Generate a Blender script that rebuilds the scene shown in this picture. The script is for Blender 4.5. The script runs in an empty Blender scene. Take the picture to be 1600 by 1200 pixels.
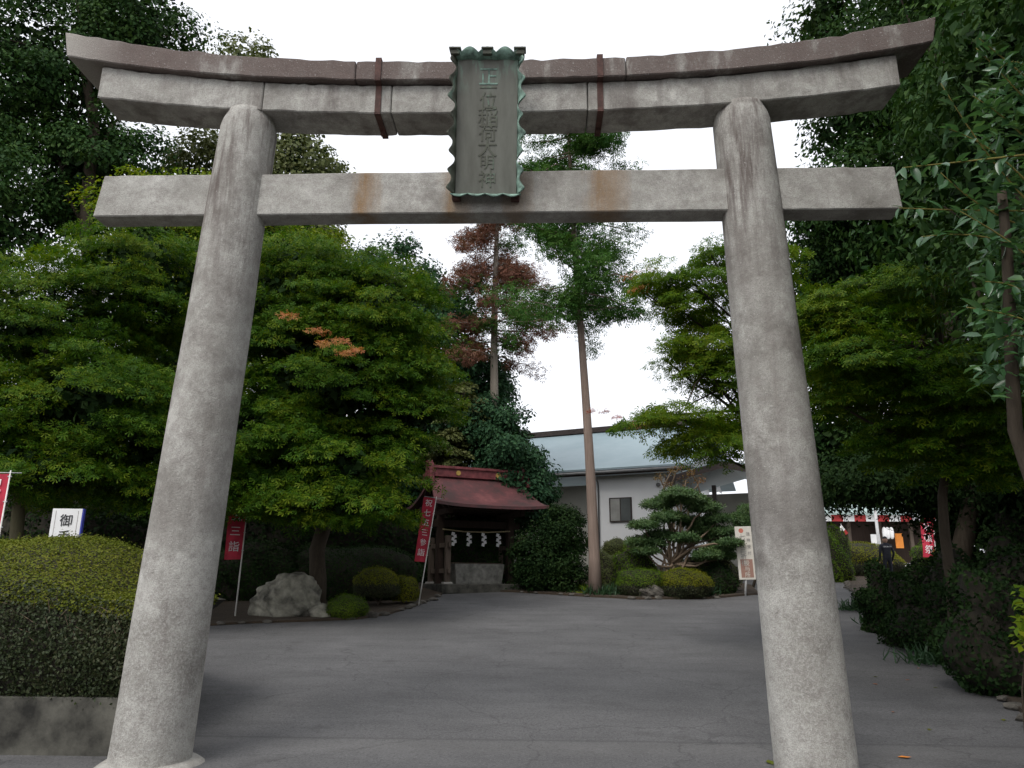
import bpy, bmesh, math, random
import numpy as np
from mathutils import Vector, Matrix
R = math.radians
rng = np.random.default_rng(7)
random.seed(7)
S = bpy.context.scene
C = S.collection

# ------------------------------------------------------------------ camera
CX, CY, CZ = 0.481, -7.393, 1.55
YAW, PIT, ROLL, FPX = -0.0331, 0.2584, 0.0061, 1160.0
fw = np.array([math.sin(YAW)*math.cos(PIT), math.cos(YAW)*math.cos(PIT), math.sin(PIT)])
rt0 = np.array([math.cos(YAW), -math.sin(YAW), 0.0]); up0 = np.cross(rt0, fw)
rt = rt0*math.cos(ROLL)+up0*math.sin(ROLL); up = -rt0*math.sin(ROLL)+up0*math.cos(ROLL)
cam = bpy.data.cameras.new('camera'); camo = bpy.data.objects.new('camera', cam); C.objects.link(camo)
M = Matrix(((rt[0], up[0], -fw[0], CX), (rt[1], up[1], -fw[1], CY), (rt[2], up[2], -fw[2], CZ), (0, 0, 0, 1)))
camo.matrix_world = M
cam.sensor_fit = 'HORIZONTAL'; cam.sensor_width = 36.0; cam.lens = FPX/1600*36.0
cam.clip_start = 0.05; cam.clip_end = 3000
S.camera = camo
S.render.engine = 'CYCLES'; S.cycles.max_bounces = 4; S.cycles.diffuse_bounces = 2; S.cycles.transmission_bounces = 2; S.cycles.glossy_bounces = 2
S.render.resolution_x = 1024; S.render.resolution_y = 768

# ------------------------------------------------------------------ sky, sun, exposure
SUN_EL, SUN_AZ = R(52), R(-152)        # azimuth measured from +y towards +x : high, behind the camera to the left
w = bpy.data.worlds.new('World'); S.world = w; w.use_nodes = True
nt = w.node_tree; nt.nodes.clear()
sky = nt.nodes.new('ShaderNodeTexSky'); sky.sky_type = 'NISHITA'; sky.sun_disc = False
sky.sun_elevation = SUN_EL; sky.sun_rotation = SUN_AZ; sky.air_density = 1.0; sky.dust_density = 4.0; sky.ozone_density = 1.0
hs = nt.nodes.new('ShaderNodeHueSaturation'); hs.inputs['Saturation'].default_value = 0.25
mx = nt.nodes.new('ShaderNodeMixRGB'); mx.inputs[0].default_value = 0.72; mx.inputs[2].default_value = (8.2, 8.4, 8.9, 1)   # even cloud cover
bg = nt.nodes.new('ShaderNodeBackground'); bg.inputs[1].default_value = 0.15
ow = nt.nodes.new('ShaderNodeOutputWorld')
nt.links.new(sky.outputs[0], hs.inputs['Color']); nt.links.new(hs.outputs[0], mx.inputs[1])
nt.links.new(mx.outputs[0], bg.inputs[0]); nt.links.new(bg.outputs[0], ow.inputs[0])
sl = bpy.data.lights.new('sun', 'SUN'); sl.energy = 1.5; sl.angle = R(25); sl.color = (1, 0.96, 0.9)
so = bpy.data.objects.new('sun', sl); C.objects.link(so)
sd = Vector((math.sin(SUN_AZ)*math.cos(SUN_EL), math.cos(SUN_AZ)*math.cos(SUN_EL), math.sin(SUN_EL)))
so.rotation_euler = (-sd).to_track_quat('-Z', 'Y').to_euler()
S.view_settings.view_transform = 'Standard'; S.view_settings.look = 'None'
S.view_settings.exposure = 0.22; S.view_settings.gamma = 1.0; S.view_settings.use_curve_mapping = False

# ------------------------------------------------------------------ placement helpers (photo pixel -> a point of the place)
def g(y):                                   # ground height: level at the gate, then a steady ramp
    a = -0.12+0.0775*(math.sqrt((y-1)**2+1)+(y-1))/2
    return min(a, 2.6) if y < 39 else 2.6
def ray(px, py):
    d = fw + rt*((px-800)/FPX) + up*((600-py)/FPX)
    return d
def at(px, py, Y):
    d = ray(px, py); t = (Y-CY)/d[1]
    return np.array([CX+d[0]*t, Y, CZ+d[2]*t])
def gnd(px, py):
    d = ray(px, py); t = 2.0
    for i in range(6000):
        p = np.array([CX, CY, CZ])+d*t
        if p[2] <= g(p[1]): return p
        t += 0.01
    return p

# ------------------------------------------------------------------ object helpers
def new_obj(name, me, mat=None, parent=None, smooth=False):
    if mat: me.materials.append(mat)
    if smooth:
        me.polygons.foreach_set('use_smooth', np.ones(len(me.polygons), bool))
    o = bpy.data.objects.new(name, me); C.objects.link(o)
    if parent is not None:
        o.parent = parent
        l = parent.location if parent.parent is None else parent.location+parent.parent.location
        me.transform(Matrix.Translation(-Vector(l)))
    return o
def thing(name, label, cat, loc=(0, 0, 0), group=None):
    o = bpy.data.objects.new(name, None); C.objects.link(o); o.location = loc
    o['label'] = label; o['category'] = cat
    if group: o['group'] = group
    return o
def tag(o, label, cat, group=None):
    o['label'] = label; o['category'] = cat
    if group: o['group'] = group
    return o
class MB:
    def __init__(s): s.v = []; s.f = []
    def add(s, vs, fs):
        n = len(s.v); s.v += [tuple(map(float, v)) for v in vs]; s.f += [tuple(i+n for i in f) for f in fs]; return s
    def box(s, c, size, ax=None, bev=0.0):
        if ax is None: ax = np.eye(3)
        c = np.array(c, float); h = np.array(size, float)/2
        vs = [c+ax[0]*h[0]*i+ax[1]*h[1]*j+ax[2]*h[2]*k for i in (-1, 1) for j in (-1, 1) for k in (-1, 1)]
        return s.add(vs, [(0, 1, 3, 2), (4, 6, 7, 5), (0, 4, 5, 1), (2, 3, 7, 6), (0, 2, 6, 4), (1, 5, 7, 3)])
    def tube(s, pts, rad, n=8, cap=True):
        pts = [np.array(p, float) for p in pts]; k = len(pts)
        if not hasattr(rad, '__len__'): rad = [rad]*k
        vs = []; ref = np.array([0.31, 0.87, 0.38])
        for i, p in enumerate(pts):
            t = pts[min(i+1, k-1)]-pts[max(i-1, 0)]; t = t/(np.linalg.norm(t)+1e-9)
            a = np.cross(t, ref); a /= np.linalg.norm(a)+1e-9; b = np.cross(t, a)
            for j in range(n):
                an = 2*math.pi*j/n; vs.append(p+rad[i]*(a*math.cos(an)+b*math.sin(an)))
        fs = [(i*n+j, i*n+(j+1) % n, (i+1)*n+(j+1) % n, (i+1)*n+j) for i in range(k-1) for j in range(n)]
        if cap: fs += [tuple(range(n)), tuple((k-1)*n+j for j in reversed(range(n)))]
        return s.add(vs, fs)
    def build(s, name, mat, parent=None, smooth=False, bevel=0.0, seg=2):
        me = bpy.data.meshes.new(name); me.from_pydata(s.v, [], s.f); me.update()
        bm = bmesh.new(); bm.from_mesh(me)
        bmesh.ops.recalc_face_normals(bm, faces=bm.faces)
        if bevel > 0: bmesh.ops.bevel(bm, geom=list(bm.edges), offset=bevel, segments=seg, profile=0.6, affect='EDGES', clamp_overlap=True)
        bm.to_mesh(me); bm.free()
        return new_obj(name, me, mat, parent, smooth)
def unit(v): v = np.array(v, float); return v/(np.linalg.norm(v)+1e-9)
def frame(rz, tilt=0):
    c, s_ = math.cos(rz), math.sin(rz)
    return np.array([[c, s_, 0], [-s_, c, 0], [0, 0, 1.0]])

# ------------------------------------------------------------------ materials
def mat_new(name):
    m = bpy.data.materials.new(name); m.use_nodes = True
    t = m.node_tree; b = t.nodes['Principled BSDF']; return m, t, b
def nd(t, typ, **kw):
    n = t.nodes.new(typ)
    for k, v in kw.items():
        if k in n.inputs: n.inputs[k].default_value = v
        else: setattr(n, k, v)
    return n
def ramp(t, fac, stops):
    r = t.nodes.new('ShaderNodeValToRGB'); e = r.color_ramp.elements
    while len(e) > 1: e.remove(e[-1])
    e[0].position = stops[0][0]; e[0].color = (*stops[0][1], 1)
    for p, c in stops[1:]:
        x = e.new(p); x.color = (*c, 1)
    t.links.new(fac, r.inputs[0]); return r.outputs[0]
def mixc(t, fac, a, b, mode='MIX'):
    n = t.nodes.new('ShaderNodeMixRGB'); n.blend_type = mode
    for i, x in ((0, fac), (1, a), (2, b)):
        if isinstance(x, (int, float)): n.inputs[i].default_value = x
        elif isinstance(x, tuple): n.inputs[i].default_value = (*x, 1)
        else: t.links.new(x, n.inputs[i])
    return n.outputs[0]
def noise(t, co, scale, detail=5, rough=0.6, sc=None):
    n = nd(t, 'ShaderNodeTexNoise', Scale=scale, Detail=detail, Roughness=rough)
    if sc is not None:
        mp = t.nodes.new('ShaderNodeMapping'); mp.inputs['Scale'].default_value = sc
        t.links.new(co, mp.inputs[0]); co = mp.outputs[0]
    t.links.new(co, n.inputs['Vector']); return n.outputs['Fac']
def math_(t, op, a, b=0.0, clamp=False):
    n = t.nodes.new('ShaderNodeMath'); n.operation = op; n.use_clamp = clamp
    for i, x in ((0, a), (1, b)):
        if isinstance(x, (int, float)): n.inputs[i].default_value = x
        else: t.links.new(x, n.inputs[i])
    return n.outputs[0]
def bump(t, b, h, strength, dist=0.02):
    n = nd(t, 'ShaderNodeBump', Strength=strength, Distance=dist); t.links.new(h, n.inputs['Height']); t.links.new(n.outputs[0], b.inputs['Normal'])
def objco(t): return t.nodes.new('ShaderNodeTexCoord').outputs['Object']
def band(t, v, lo, hi, soft):            # 1 inside lo..hi
    a = math_(t, 'DIVIDE', math_(t, 'SUBTRACT', v, lo-soft/2), soft, True)
    b = math_(t, 'DIVIDE', math_(t, 'SUBTRACT', hi+soft/2, v), soft, True)
    return math_(t, 'MULTIPLY', a, b)
def plain(name, col, rough=0.6, var=0.15, scale=6.0, bmp=0.0, metal=0.0, spec=0.4):
    m, t, b = mat_new(name); co = objco(t); n = noise(t, co, scale)
    lo = tuple(c*(1-var*1.6) for c in col); hi = tuple(min(1, c*(1+var)) for c in col)
    t.links.new(ramp(t, n, [(0.3, lo), (0.7, hi)]), b.inputs['Base Color'])
    b.inputs['Roughness'].default_value = rough; b.inputs['Metallic'].default_value = metal; b.inputs['Specular IOR Level'].default_value = spec
    if bmp: bump(t, b, noise(t, co, scale*8, 4), bmp, 0.01)
    return m
def stone_mat(name, kind):
    m, t, b = mat_new(name); co = objco(t)
    sep = t.nodes.new('ShaderNodeSeparateXYZ'); t.links.new(co, sep.inputs[0]); X, Y, Z = sep.outputs
    big = noise(t, co, 1.3, 9, 0.7); mid = noise(t, co, 8, 9, 0.75); fine = noise(t, co, 90, 3, 0.7); grain = noise(t, co, 38, 4, 0.75)
    base = ramp(t, big, [(0.3, (0.25, 0.24, 0.215)), (0.48, (0.42, 0.41, 0.375)), (0.66, (0.58, 0.57, 0.53))])
    base = mixc(t, math_(t, 'MULTIPLY', ramp(t, mid, [(0.42, (0, 0, 0)), (0.68, (1, 1, 1))]), 0.6), base, (0.23, 0.205, 0.19))
    pt_ = noise(t, co, 2.1, 10, 0.72); base = mixc(t, ramp(t, pt_, [(0.5, (0, 0, 0)), (0.66, (0.6, 0.6, 0.6))]), base, (0.15, 0.135, 0.12))
    if kind == 'cap':       # roof stones: brown-purple weathering with pale lichen
        dirt = noise(t, co, 2.2, 6, 0.7, (1, 1, 0.35))
        base = mixc(t, ramp(t, dirt, [(0.34, (1, 1, 1)), (0.56, (0.88, 0.88, 0.88)), (0.68, (0.12, 0.12, 0.12))]), base, mixc(t, mid, (0.075, 0.052, 0.047), (0.19, 0.145, 0.13)))
        base = mixc(t, ramp(t, grain, [(0.6, (0, 0, 0)), (0.72, (0.8, 0.8, 0.8))]), base, (0.4, 0.38, 0.35))
        pale = band(t, X, -5.2, -4.55, 0.7)
        base = mixc(t, math_(t, 'MULTIPLY', pale, 0.8), base, (0.45, 0.43, 0.39))
    if kind == 'lintel':
        st = noise(t, co, 3.0, 6, 0.7, (1.2, 1, 0.25))
        base = mixc(t, ramp(t, st, [(0.48, (0, 0, 0)), (0.68, (0.75, 0.75, 0.75))]), base, (0.13, 0.11, 0.1))
    if kind == 'tie':
        rn = noise(t, co, 5, 5, 0.7, (1, 1, 0.2)); wob = math_(t, 'ADD', X, math_(t, 'MULTIPLY', math_(t, 'SUBTRACT', rn, 0.5), 0.55))
        for lo, hi, k in RUST:
            base = mixc(t, math_(t, 'MULTIPLY', band(t, wob, lo, hi, 0.24), math_(t, 'MULTIPLY', math_(t, 'ADD', rn, 0.25), k)), base, (0.25, 0.13, 0.035))
    if kind == 'pillar':
        up_ = band(t, Z, 4.9, 9, 1.6); st = noise(t, co, 4.0, 6, 0.7, (1.6, 1.6, 0.16))
        base = mixc(t, math_(t, 'MULTIPLY', up_, ramp(t, st, [(0.45, (0, 0, 0)), (0.6, (0.9, 0.9, 0.9))])), base, (0.12, 0.095, 0.085))
        st2 = noise(t, co, 2.6, 5, 0.65, (1.8, 1.8, 0.12))
        base = mixc(t, ramp(t, st2, [(0.56, (0, 0, 0)), (0.74, (0.65, 0.65, 0.65))]), base, (0.2, 0.175, 0.16))
        wz = math_(t, 'ADD', Z, math_(t, 'MULTIPLY', math_(t, 'SUBTRACT', noise(t, co, 3.2, 6, 0.65), 0.5), 1.3))
        a = band(t, wz, 1.84, 1.95, 0.1); bnd = math_(t, 'MULTIPLY', band(t, wz, 1.86, 2.25, 0.12), 0.5)
        bnd = math_(t, 'MULTIPLY', math_(t, 'DIVIDE', math_(t, 'SUBTRACT', wz, 1.75), 0.3, True), math_(t, 'DIVIDE', math_(t, 'SUBTRACT', 2.9, wz), 1.1, True))
        base = mixc(t, math_(t, 'MULTIPLY', bnd, math_(t, 'ADD', 0.45, math_(t, 'MULTIPLY', math_(t, 'GREATER_THAN', X, 0.0), 0.38))), base, (0.15, 0.135, 0.125))
        low = math_(t, 'DIVIDE', math_(t, 'SUBTRACT', 2.0, wz), 0.5, True)
        base = mixc(t, math_(t, 'MULTIPLY', low, ramp(t, grain, [(0.45, (0, 0, 0)), (0.65, (0.55, 0.55, 0.55))])), base, (0.56, 0.55, 0.52))
    base = mixc(t, ramp(t, fine, [(0.45, (0, 0, 0)), (0.7, (0.62, 0.62, 0.62))]), base, (0.16, 0.15, 0.14))
    base = mixc(t, ramp(t, noise(t, co, 60, 2, 0.5), [(0.68, (0, 0, 0)), (0.74, (0.5, 0.5, 0.5))]), base, (0.62, 0.6, 0.57))
    t.links.new(base, b.inputs['Base Color']); b.inputs['Roughness'].default_value = 0.9; b.inputs['Specular IOR Level'].default_value = 0.2
    hsum = math_(t, 'ADD', math_(t, 'MULTIPLY', grain, 0.7), math_(t, 'MULTIPLY', fine, 0.5))
    bump(t, b, hsum, 0.8, 0.016)
    return m
def leaf_mat(name, cols, rough=0.5, trans=0.3, spec=0.3):
    m, t, b = mat_new(name); ge = t.nodes.new('ShaderNodeNewGeometry'); co = objco(t)
    n = noise(t, co, 0.7, 4)
    f = math_(t, 'ADD', math_(t, 'MULTIPLY', ge.outputs['Random Per Island'], 0.5), math_(t, 'MULTIPLY', math_(t, 'SUBTRACT', n, 0.22), 1.1))
    k = len(cols); c = ramp(t, f, [(0.18+0.72*i/(k-1), cols[i]) for i in range(k)])
    t.links.new(c, b.inputs['Base Color']); b.inputs['Roughness'].default_value = rough; b.inputs['Specular IOR Level'].default_value = spec
    tr = t.nodes.new('ShaderNodeBsdfTranslucent'); t.links.new(mixc(t, 1.0, c, (1.25, 1.3, 0.6), 'MULTIPLY'), tr.inputs[0])
    ms = t.nodes.new('ShaderNodeMixShader'); ms.inputs[0].default_value = trans
    t.links.new(b.outputs[0], ms.inputs[1]); t.links.new(tr.outputs[0], ms.inputs[2])
    t.links.new(ms.outputs[0], t.nodes['Material Output'].inputs[0])
    return m
def bark_mat(name, c0, c1, stretch=0.15, scale=14):
    m, t, b = mat_new(name); co = objco(t); n = noise(t, co, scale, 6, 0.7, (1, 1, stretch)); n2 = noise(t, co, 1.2, 3)
    c = mixc(t, n2, ramp(t, n, [(0.3, c0), (0.7, c1)]), tuple((a+b_)/2*0.75 for a, b_ in zip(c0, c1)))
    t.links.new(c, b.inputs['Base Color']); b.inputs['Roughness'].default_value = 0.9; b.inputs['Specular IOR Level'].default_value = 0.15
    bump(t, b, n, 0.8, 0.03); return m

def xat(px, py, Y): return float(at(px, py, Y)[0])
RUST = [(xat(557, 305, -.13), xat(588, 305, -.13), 1.0), (xat(928, 300, -.13), xat(972, 300, -.13), 0.75),
        (xat(692, 320, -.13), xat(728, 320, -.13), 0.8), (xat(800, 320, -.13), xat(815, 320, -.13), 0.9)]
m_pillar = stone_mat('pillar_stone', 'pillar'); m_tie = stone_mat('tie_stone', 'tie'); m_lintel = stone_mat('lintel_stone', 'lintel'); m_cap = stone_mat('cap_stone', 'cap')
m_stone = stone_mat('plain_stone', 'plain')
m_iron = plain('rusty_iron', (0.085, 0.04, 0.032), 0.8, 0.35, 12, 0.4)
def make_verdigris():
    m, t, b = mat_new('verdigris_bronze'); co = objco(t)
    n = noise(t, co, 5, 6, 0.7, (1, 1, 0.3)); f = noise(t, co, 40, 4)
    c = ramp(t, n, [(0.35, (0.075, 0.07, 0.055)), (0.55, (0.11, 0.115, 0.085)), (0.72, (0.2, 0.33, 0.26))])
    c = mixc(t, math_(t, 'MULTIPLY', f, 0.4), c, (0.08, 0.1, 0.08))
    t.links.new(c, b.inputs['Base Color']); b.inputs['Roughness'].default_value = 0.65; b.inputs['Metallic'].default_value = 0.25; bump(t, b, f, 0.3, 0.004); return m
m_bronze = make_verdigris()
def make_panel():
    m, t, b = mat_new('aged_bronze_panel'); co = objco(t)
    n = noise(t, co, 9, 5, 0.6, (1, 1, 0.06)); f = noise(t, co, 50, 4); dr = noise(t, co, 13, 4, 0.6, (1, 1, 0.08))
    sep = t.nodes.new('ShaderNodeSeparateXYZ'); t.links.new(co, sep.inputs[0])
    c = ramp(t, n, [(0.3, (0.095, 0.095, 0.078)), (0.7, (0.16, 0.165, 0.14))])
    topm = math_(t, 'DIVIDE', math_(t, 'SUBTRACT', sep.outputs[2], 1.05), 0.55, True)
    c = mixc(t, math_(t, 'MULTIPLY', topm, ramp(t, dr, [(0.5, (0, 0, 0)), (0.6, (0.85, 0.85, 0.85))])), c, (0.2, 0.33, 0.26))
    c = mixc(t, math_(t, 'MULTIPLY', f, 0.35), c, (0.1, 0.1, 0.085))
    t.links.new(c, b.inputs['Base Color']); b.inputs['Roughness'].default_value = 0.6; b.inputs['Metallic'].default_value = 0.2; return m
m_panel = make_panel()
m_verd = plain('pale_verdigris', (0.22, 0.34, 0.28), 0.7, 0.45, 14, 0.3)

def make_asphalt():
    m, t, b = mat_new('asphalt'); co = objco(t)
    n = noise(t, co, 0.5, 5); f = noise(t, co, 48, 6, 0.9); p = noise(t, co, 2.2, 5, 0.7, (0.25, 1, 1)); g2 = noise(t, co, 45, 4, 0.8)
    c = ramp(t, n, [(0.32, (0.082, 0.081, 0.083)), (0.68, (0.135, 0.133, 0.135))])
    c = mixc(t, ramp(t, p, [(0.45, (0, 0, 0)), (0.7, (0.6, 0.6, 0.6))]), c, (0.07, 0.069, 0.071))
    c = mixc(t, ramp(t, f, [(0.5, (0, 0, 0)), (0.72, (0.6, 0.6, 0.6))]), c, (0.3, 0.295, 0.285))
    c = mixc(t, ramp(t, noise(t, co, 30, 6, 0.9), [(0.36, (0.85, 0.85, 0.85)), (0.5, (0, 0, 0))]), c, (0.035, 0.035, 0.036))
    sep = t.nodes.new('ShaderNodeSeparateXYZ'); t.links.new(co, sep.inputs[0])
    yy = math_(t, 'ADD', sep.outputs[1], math_(t, 'MULTIPLY', p, 0.12))
    c = mixc(t, math_(t, 'MULTIPLY', band(t, yy, 1.14, 1.2, 0.05), 0.5), c, (0.045, 0.045, 0.046))
    c = mixc(t, math_(t, 'MULTIPLY', band(t, yy, 0.6, 1.15, 0.25), 0.22), c, (0.16, 0.155, 0.15))
    st_ = noise(t, co, 1.1, 8, 0.75); c = mixc(t, ramp(t, st_, [(0.56, (0, 0, 0)), (0.68, (0.55, 0.55, 0.55))]), c, (0.06, 0.058, 0.057))
    vo = nd(t, 'ShaderNodeTexVoronoi', Scale=0.33); vo.feature = 'DISTANCE_TO_EDGE'
    wv_ = t.nodes.new('ShaderNodeVectorMath'); wv_.operation = 'MULTIPLY_ADD'; nz_ = nd(t, 'ShaderNodeTexNoise', Scale=2.5, Detail=6.0); t.links.new(co, nz_.inputs['Vector'])
    t.links.new(nz_.outputs['Color'], wv_.inputs[0]); wv_.inputs[1].default_value = (0.6, 0.6, 0.6); t.links.new(co, wv_.inputs[2]); t.links.new(wv_.outputs[0], vo.inputs['Vector'])
    c = mixc(t, math_(t, 'MULTIPLY', ramp(t, vo.outputs['Distance'], [(0.0, (1, 1, 1)), (0.006, (0, 0, 0))]), math_(t, 'MULTIPLY', st_, 0.9)), c, (0.03, 0.03, 0.03))
    t.links.new(c, b.inputs['Base Color']); b.inputs['Roughness'].default_value = 0.85; b.inputs['Specular IOR Level'].default_value = 0.3
    bump(t, b, f, 0.5, 0.008); return m
m_asph = make_asphalt()
def make_soil():
    m, t, b = mat_new('soil_and_litter'); co = objco(t); n = noise(t, co, 3, 6, 0.75); f = noise(t, co, 40, 4, 0.8)
    c = ramp(t, n, [(0.3, (0.03, 0.022, 0.015)), (0.7, (0.075, 0.052, 0.032))])
    c = mixc(t, ramp(t, f, [(0.55, (0, 0, 0)), (0.7, (0.7, 0.7, 0.7))]), c, (0.13, 0.085, 0.045))
    t.links.new(c, b.inputs['Base Color']); b.inputs['Roughness'].default_value = 0.95; bump(t, b, f, 0.8, 0.04); return m
m_soil = make_soil()
m_gravel = plain('pale_gravel', (0.5, 0.49, 0.47), 0.9, 0.15, 20, 0.5)
m_conc = plain('weathered_concrete', (0.075, 0.072, 0.06), 0.9, 0.5, 3.5, 0.5)
m_rock = plain('garden_rock', (0.25, 0.24, 0.195), 0.9, 0.55, 3.2, 0.9)
m_rock2 = plain('dull_rock', (0.11, 0.1, 0.085), 0.9, 0.4, 5, 0.8)
m_basin = plain('basin_stone', (0.24, 0.235, 0.21), 0.85, 0.35, 5, 0.5)
m_white = plain('white_paint', (0.78, 0.78, 0.78), 0.5, 0.04, 3)
m_cream = plain('cream_board', (0.78, 0.74, 0.66), 0.5, 0.05, 3)
m_ink = plain('black_ink', (0.02, 0.02, 0.022), 0.6, 0.2)
m_grey_ink = plain('faded_ink', (0.4, 0.38, 0.36), 0.6, 0.1)
m_red_ink = plain('faded_red_ink', (0.62, 0.2, 0.14), 0.6, 0.1)
m_brown_box = plain('brown_print', (0.4, 0.23, 0.18), 0.6, 0.1)
m_cloth = plain('red_banner_cloth', (0.5, 0.03, 0.06), 0.75, 0.2, 4)
m_pole = plain('white_pole', (0.72, 0.7, 0.66), 0.45, 0.12, 5)
m_clip = plain('grey_clip', (0.45, 0.45, 0.45), 0.5, 0.1)
m_blue = plain('blue_edge', (0.03, 0.04, 0.3), 0.5, 0.1)
m_wood = bark_mat('weathered_timber', (0.07, 0.053, 0.043), (0.19, 0.15, 0.12), 0.08, 10)
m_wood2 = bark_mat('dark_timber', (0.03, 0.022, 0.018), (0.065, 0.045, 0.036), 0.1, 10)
def make_copper():
    m, t, b = mat_new('red_sheet_roof'); co = objco(t); n = noise(t, co, 1.1, 5, 0.7); s2 = noise(t, co, 14, 4, 0.6, (1, 0.2, 0.2))
    sep = t.nodes.new('ShaderNodeSeparateXYZ'); t.links.new(co, sep.inputs[0])
    c = ramp(t, n, [(0.4, (0.055, 0.032, 0.032)), (0.55, (0.125, 0.042, 0.045)), (0.7, (0.24, 0.085, 0.085))])
    c = mixc(t, math_(t, 'MULTIPLY', s2, 0.35), c, (0.09, 0.04, 0.04))
    t.links.new(c, b.inputs['Base Color']); b.inputs['Roughness'].default_value = 0.55; bump(t, b, s2, 0.15, 0.01); return m
m_copper = make_copper()
m_redtrim = plain('red_ridge_paint', (0.19, 0.05, 0.055), 0.5, 0.3, 5)
m_gold = plain('gold_crest', (0.62, 0.42, 0.12), 0.4, 0.15, 8, 0, 0.5)
m_paper = plain('white_paper', (0.8, 0.8, 0.8), 0.8, 0.03)
m_rope = plain('straw_rope', (0.42, 0.35, 0.2), 0.9, 0.2, 20)
m_wall = plain('white_plaster', (0.84, 0.845, 0.85), 0.8, 0.03, 0.8)
m_wallc = plain('cream_plaster', (0.62, 0.6, 0.54), 0.8, 0.06, 0.8)
def make_roof():
    m, t, b = mat_new('blue_grey_sheet_roof'); co = objco(t); s2 = noise(t, co, 5, 4, 0.6, (0.3, 0.3, 3)); n = noise(t, co, 0.5, 4)
    c = ramp(t, n, [(0.3, (0.24, 0.32, 0.35)), (0.7, (0.32, 0.4, 0.43))]); c = mixc(t, math_(t, 'MULTIPLY', s2, 0.35), c, (0.16, 0.23, 0.26))
    t.links.new(c, b.inputs['Base Color']); b.inputs['Roughness'].default_value = 0.5; return m
m_roof = make_roof()
m_dark = plain('dark_brown_trim', (0.045, 0.033, 0.03), 0.6, 0.25, 4)
m_gutter = plain('grey_gutter', (0.2, 0.2, 0.2), 0.5, 0.15)
m_curtain = plain('drawn_curtain', (0.33, 0.33, 0.31), 0.8, 0.12, 3)
m_glass = plain('window_glass', (0.12, 0.13, 0.13), 0.08, 0.1, 2, 0, 0, 0.6)
m_uniform = plain('navy_uniform', (0.012, 0.014, 0.024), 0.8, 0.3, 8)
m_skin = plain('skin', (0.42, 0.26, 0.19), 0.6, 0.1)
m_hair = plain('black_cap', (0.012, 0.012, 0.015), 0.7, 0.2)
m_red = plain('red_cloth', (0.42, 0.035, 0.035), 0.7, 0.1)
m_orange = plain('orange_board', (0.65, 0.22, 0.03), 0.6, 0.1)
m_bark = bark_mat('dark_bark', (0.035, 0.028, 0.02), (0.1, 0.08, 0.06))
m_bark_red = bark_mat('cedar_bark', (0.17, 0.12, 0.095), (0.4, 0.31, 0.26), 0.06, 12)
m_bark_grey = bark_mat('pale_cedar_bark', (0.2, 0.17, 0.14), (0.42, 0.37, 0.31), 0.06, 12)
m_bark_olive = bark_mat('mossy_bark', (0.09, 0.085, 0.05), (0.2, 0.18, 0.11), 0.2, 8)
m_twig = bark_mat('yellow_twig', (0.2, 0.17, 0.05), (0.3, 0.26, 0.08))
m_twig_tan = bark_mat('tan_branch', (0.18, 0.13, 0.09), (0.33, 0.25, 0.18))

L_maple = leaf_mat('maple_green', [(0.014, 0.048, 0.003), (0.045, 0.112, 0.005), (0.14, 0.185, 0.008)], 0.6, 0.32, 0.15)
L_maple_y = leaf_mat('maple_yellowgreen', [(0.05, 0.115, 0.005), (0.12, 0.18, 0.008), (0.22, 0.24, 0.012)], 0.6, 0.32, 0.15)
L_maple_m = leaf_mat('maple_midgreen', [(0.03, 0.085, 0.006), (0.08, 0.16, 0.01), (0.17, 0.22, 0.014)], 0.6, 0.42, 0.15)
L_orange = leaf_mat('maple_orange', [(0.25, 0.1, 0.03), (0.42, 0.13, 0.05), (0.38, 0.22, 0.05)])
L_bronze = leaf_mat('bronze_leaf', [(0.1, 0.07, 0.015), (0.2, 0.12, 0.03), (0.22, 0.09, 0.04)])
L_red = leaf_mat('maple_red', [(0.28, 0.05, 0.03), (0.4, 0.09, 0.05)])
L_ever = leaf_mat('evergreen', [(0.012, 0.038, 0.01), (0.028, 0.07, 0.016), (0.055, 0.105, 0.022)], 0.65, 0.15, 0.12)
L_blue = leaf_mat('bluegreen_evergreen', [(0.013, 0.042, 0.02), (0.028, 0.075, 0.034), (0.055, 0.12, 0.05)], 0.65, 0.15, 0.12)
L_olive = leaf_mat('olive_conifer', [(0.05, 0.07, 0.018), (0.09, 0.11, 0.03), (0.14, 0.15, 0.05)], 0.6, 0.15)
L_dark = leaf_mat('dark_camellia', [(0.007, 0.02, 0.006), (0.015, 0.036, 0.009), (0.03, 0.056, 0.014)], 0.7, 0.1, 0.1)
L_brown = leaf_mat('dead_cedar', [(0.1, 0.04, 0.028), (0.18, 0.075, 0.05), (0.2, 0.11, 0.07)], 0.8, 0.15)
L_cedar = leaf_mat('cedar_green', [(0.02, 0.07, 0.015), (0.045, 0.115, 0.022), (0.08, 0.16, 0.03)], 0.7, 0.2, 0.1)
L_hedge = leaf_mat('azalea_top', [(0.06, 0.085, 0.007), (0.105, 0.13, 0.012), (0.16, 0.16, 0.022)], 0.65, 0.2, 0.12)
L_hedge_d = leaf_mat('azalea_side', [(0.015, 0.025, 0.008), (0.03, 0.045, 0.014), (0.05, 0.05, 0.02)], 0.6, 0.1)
L_ball = leaf_mat('clipped_green', [(0.035, 0.08, 0.005), (0.07, 0.13, 0.008), (0.12, 0.17, 0.012)], 0.6, 0.2, 0.15)
L_moss = leaf_mat('golden_azalea', [(0.07, 0.09, 0.005), (0.13, 0.15, 0.008), (0.21, 0.2, 0.014)], 0.65, 0.2, 0.12)
L_pine = leaf_mat('pine_needles', [(0.04, 0.085, 0.03), (0.07, 0.135, 0.045), (0.12, 0.18, 0.06)], 0.5, 0.2)
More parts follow.
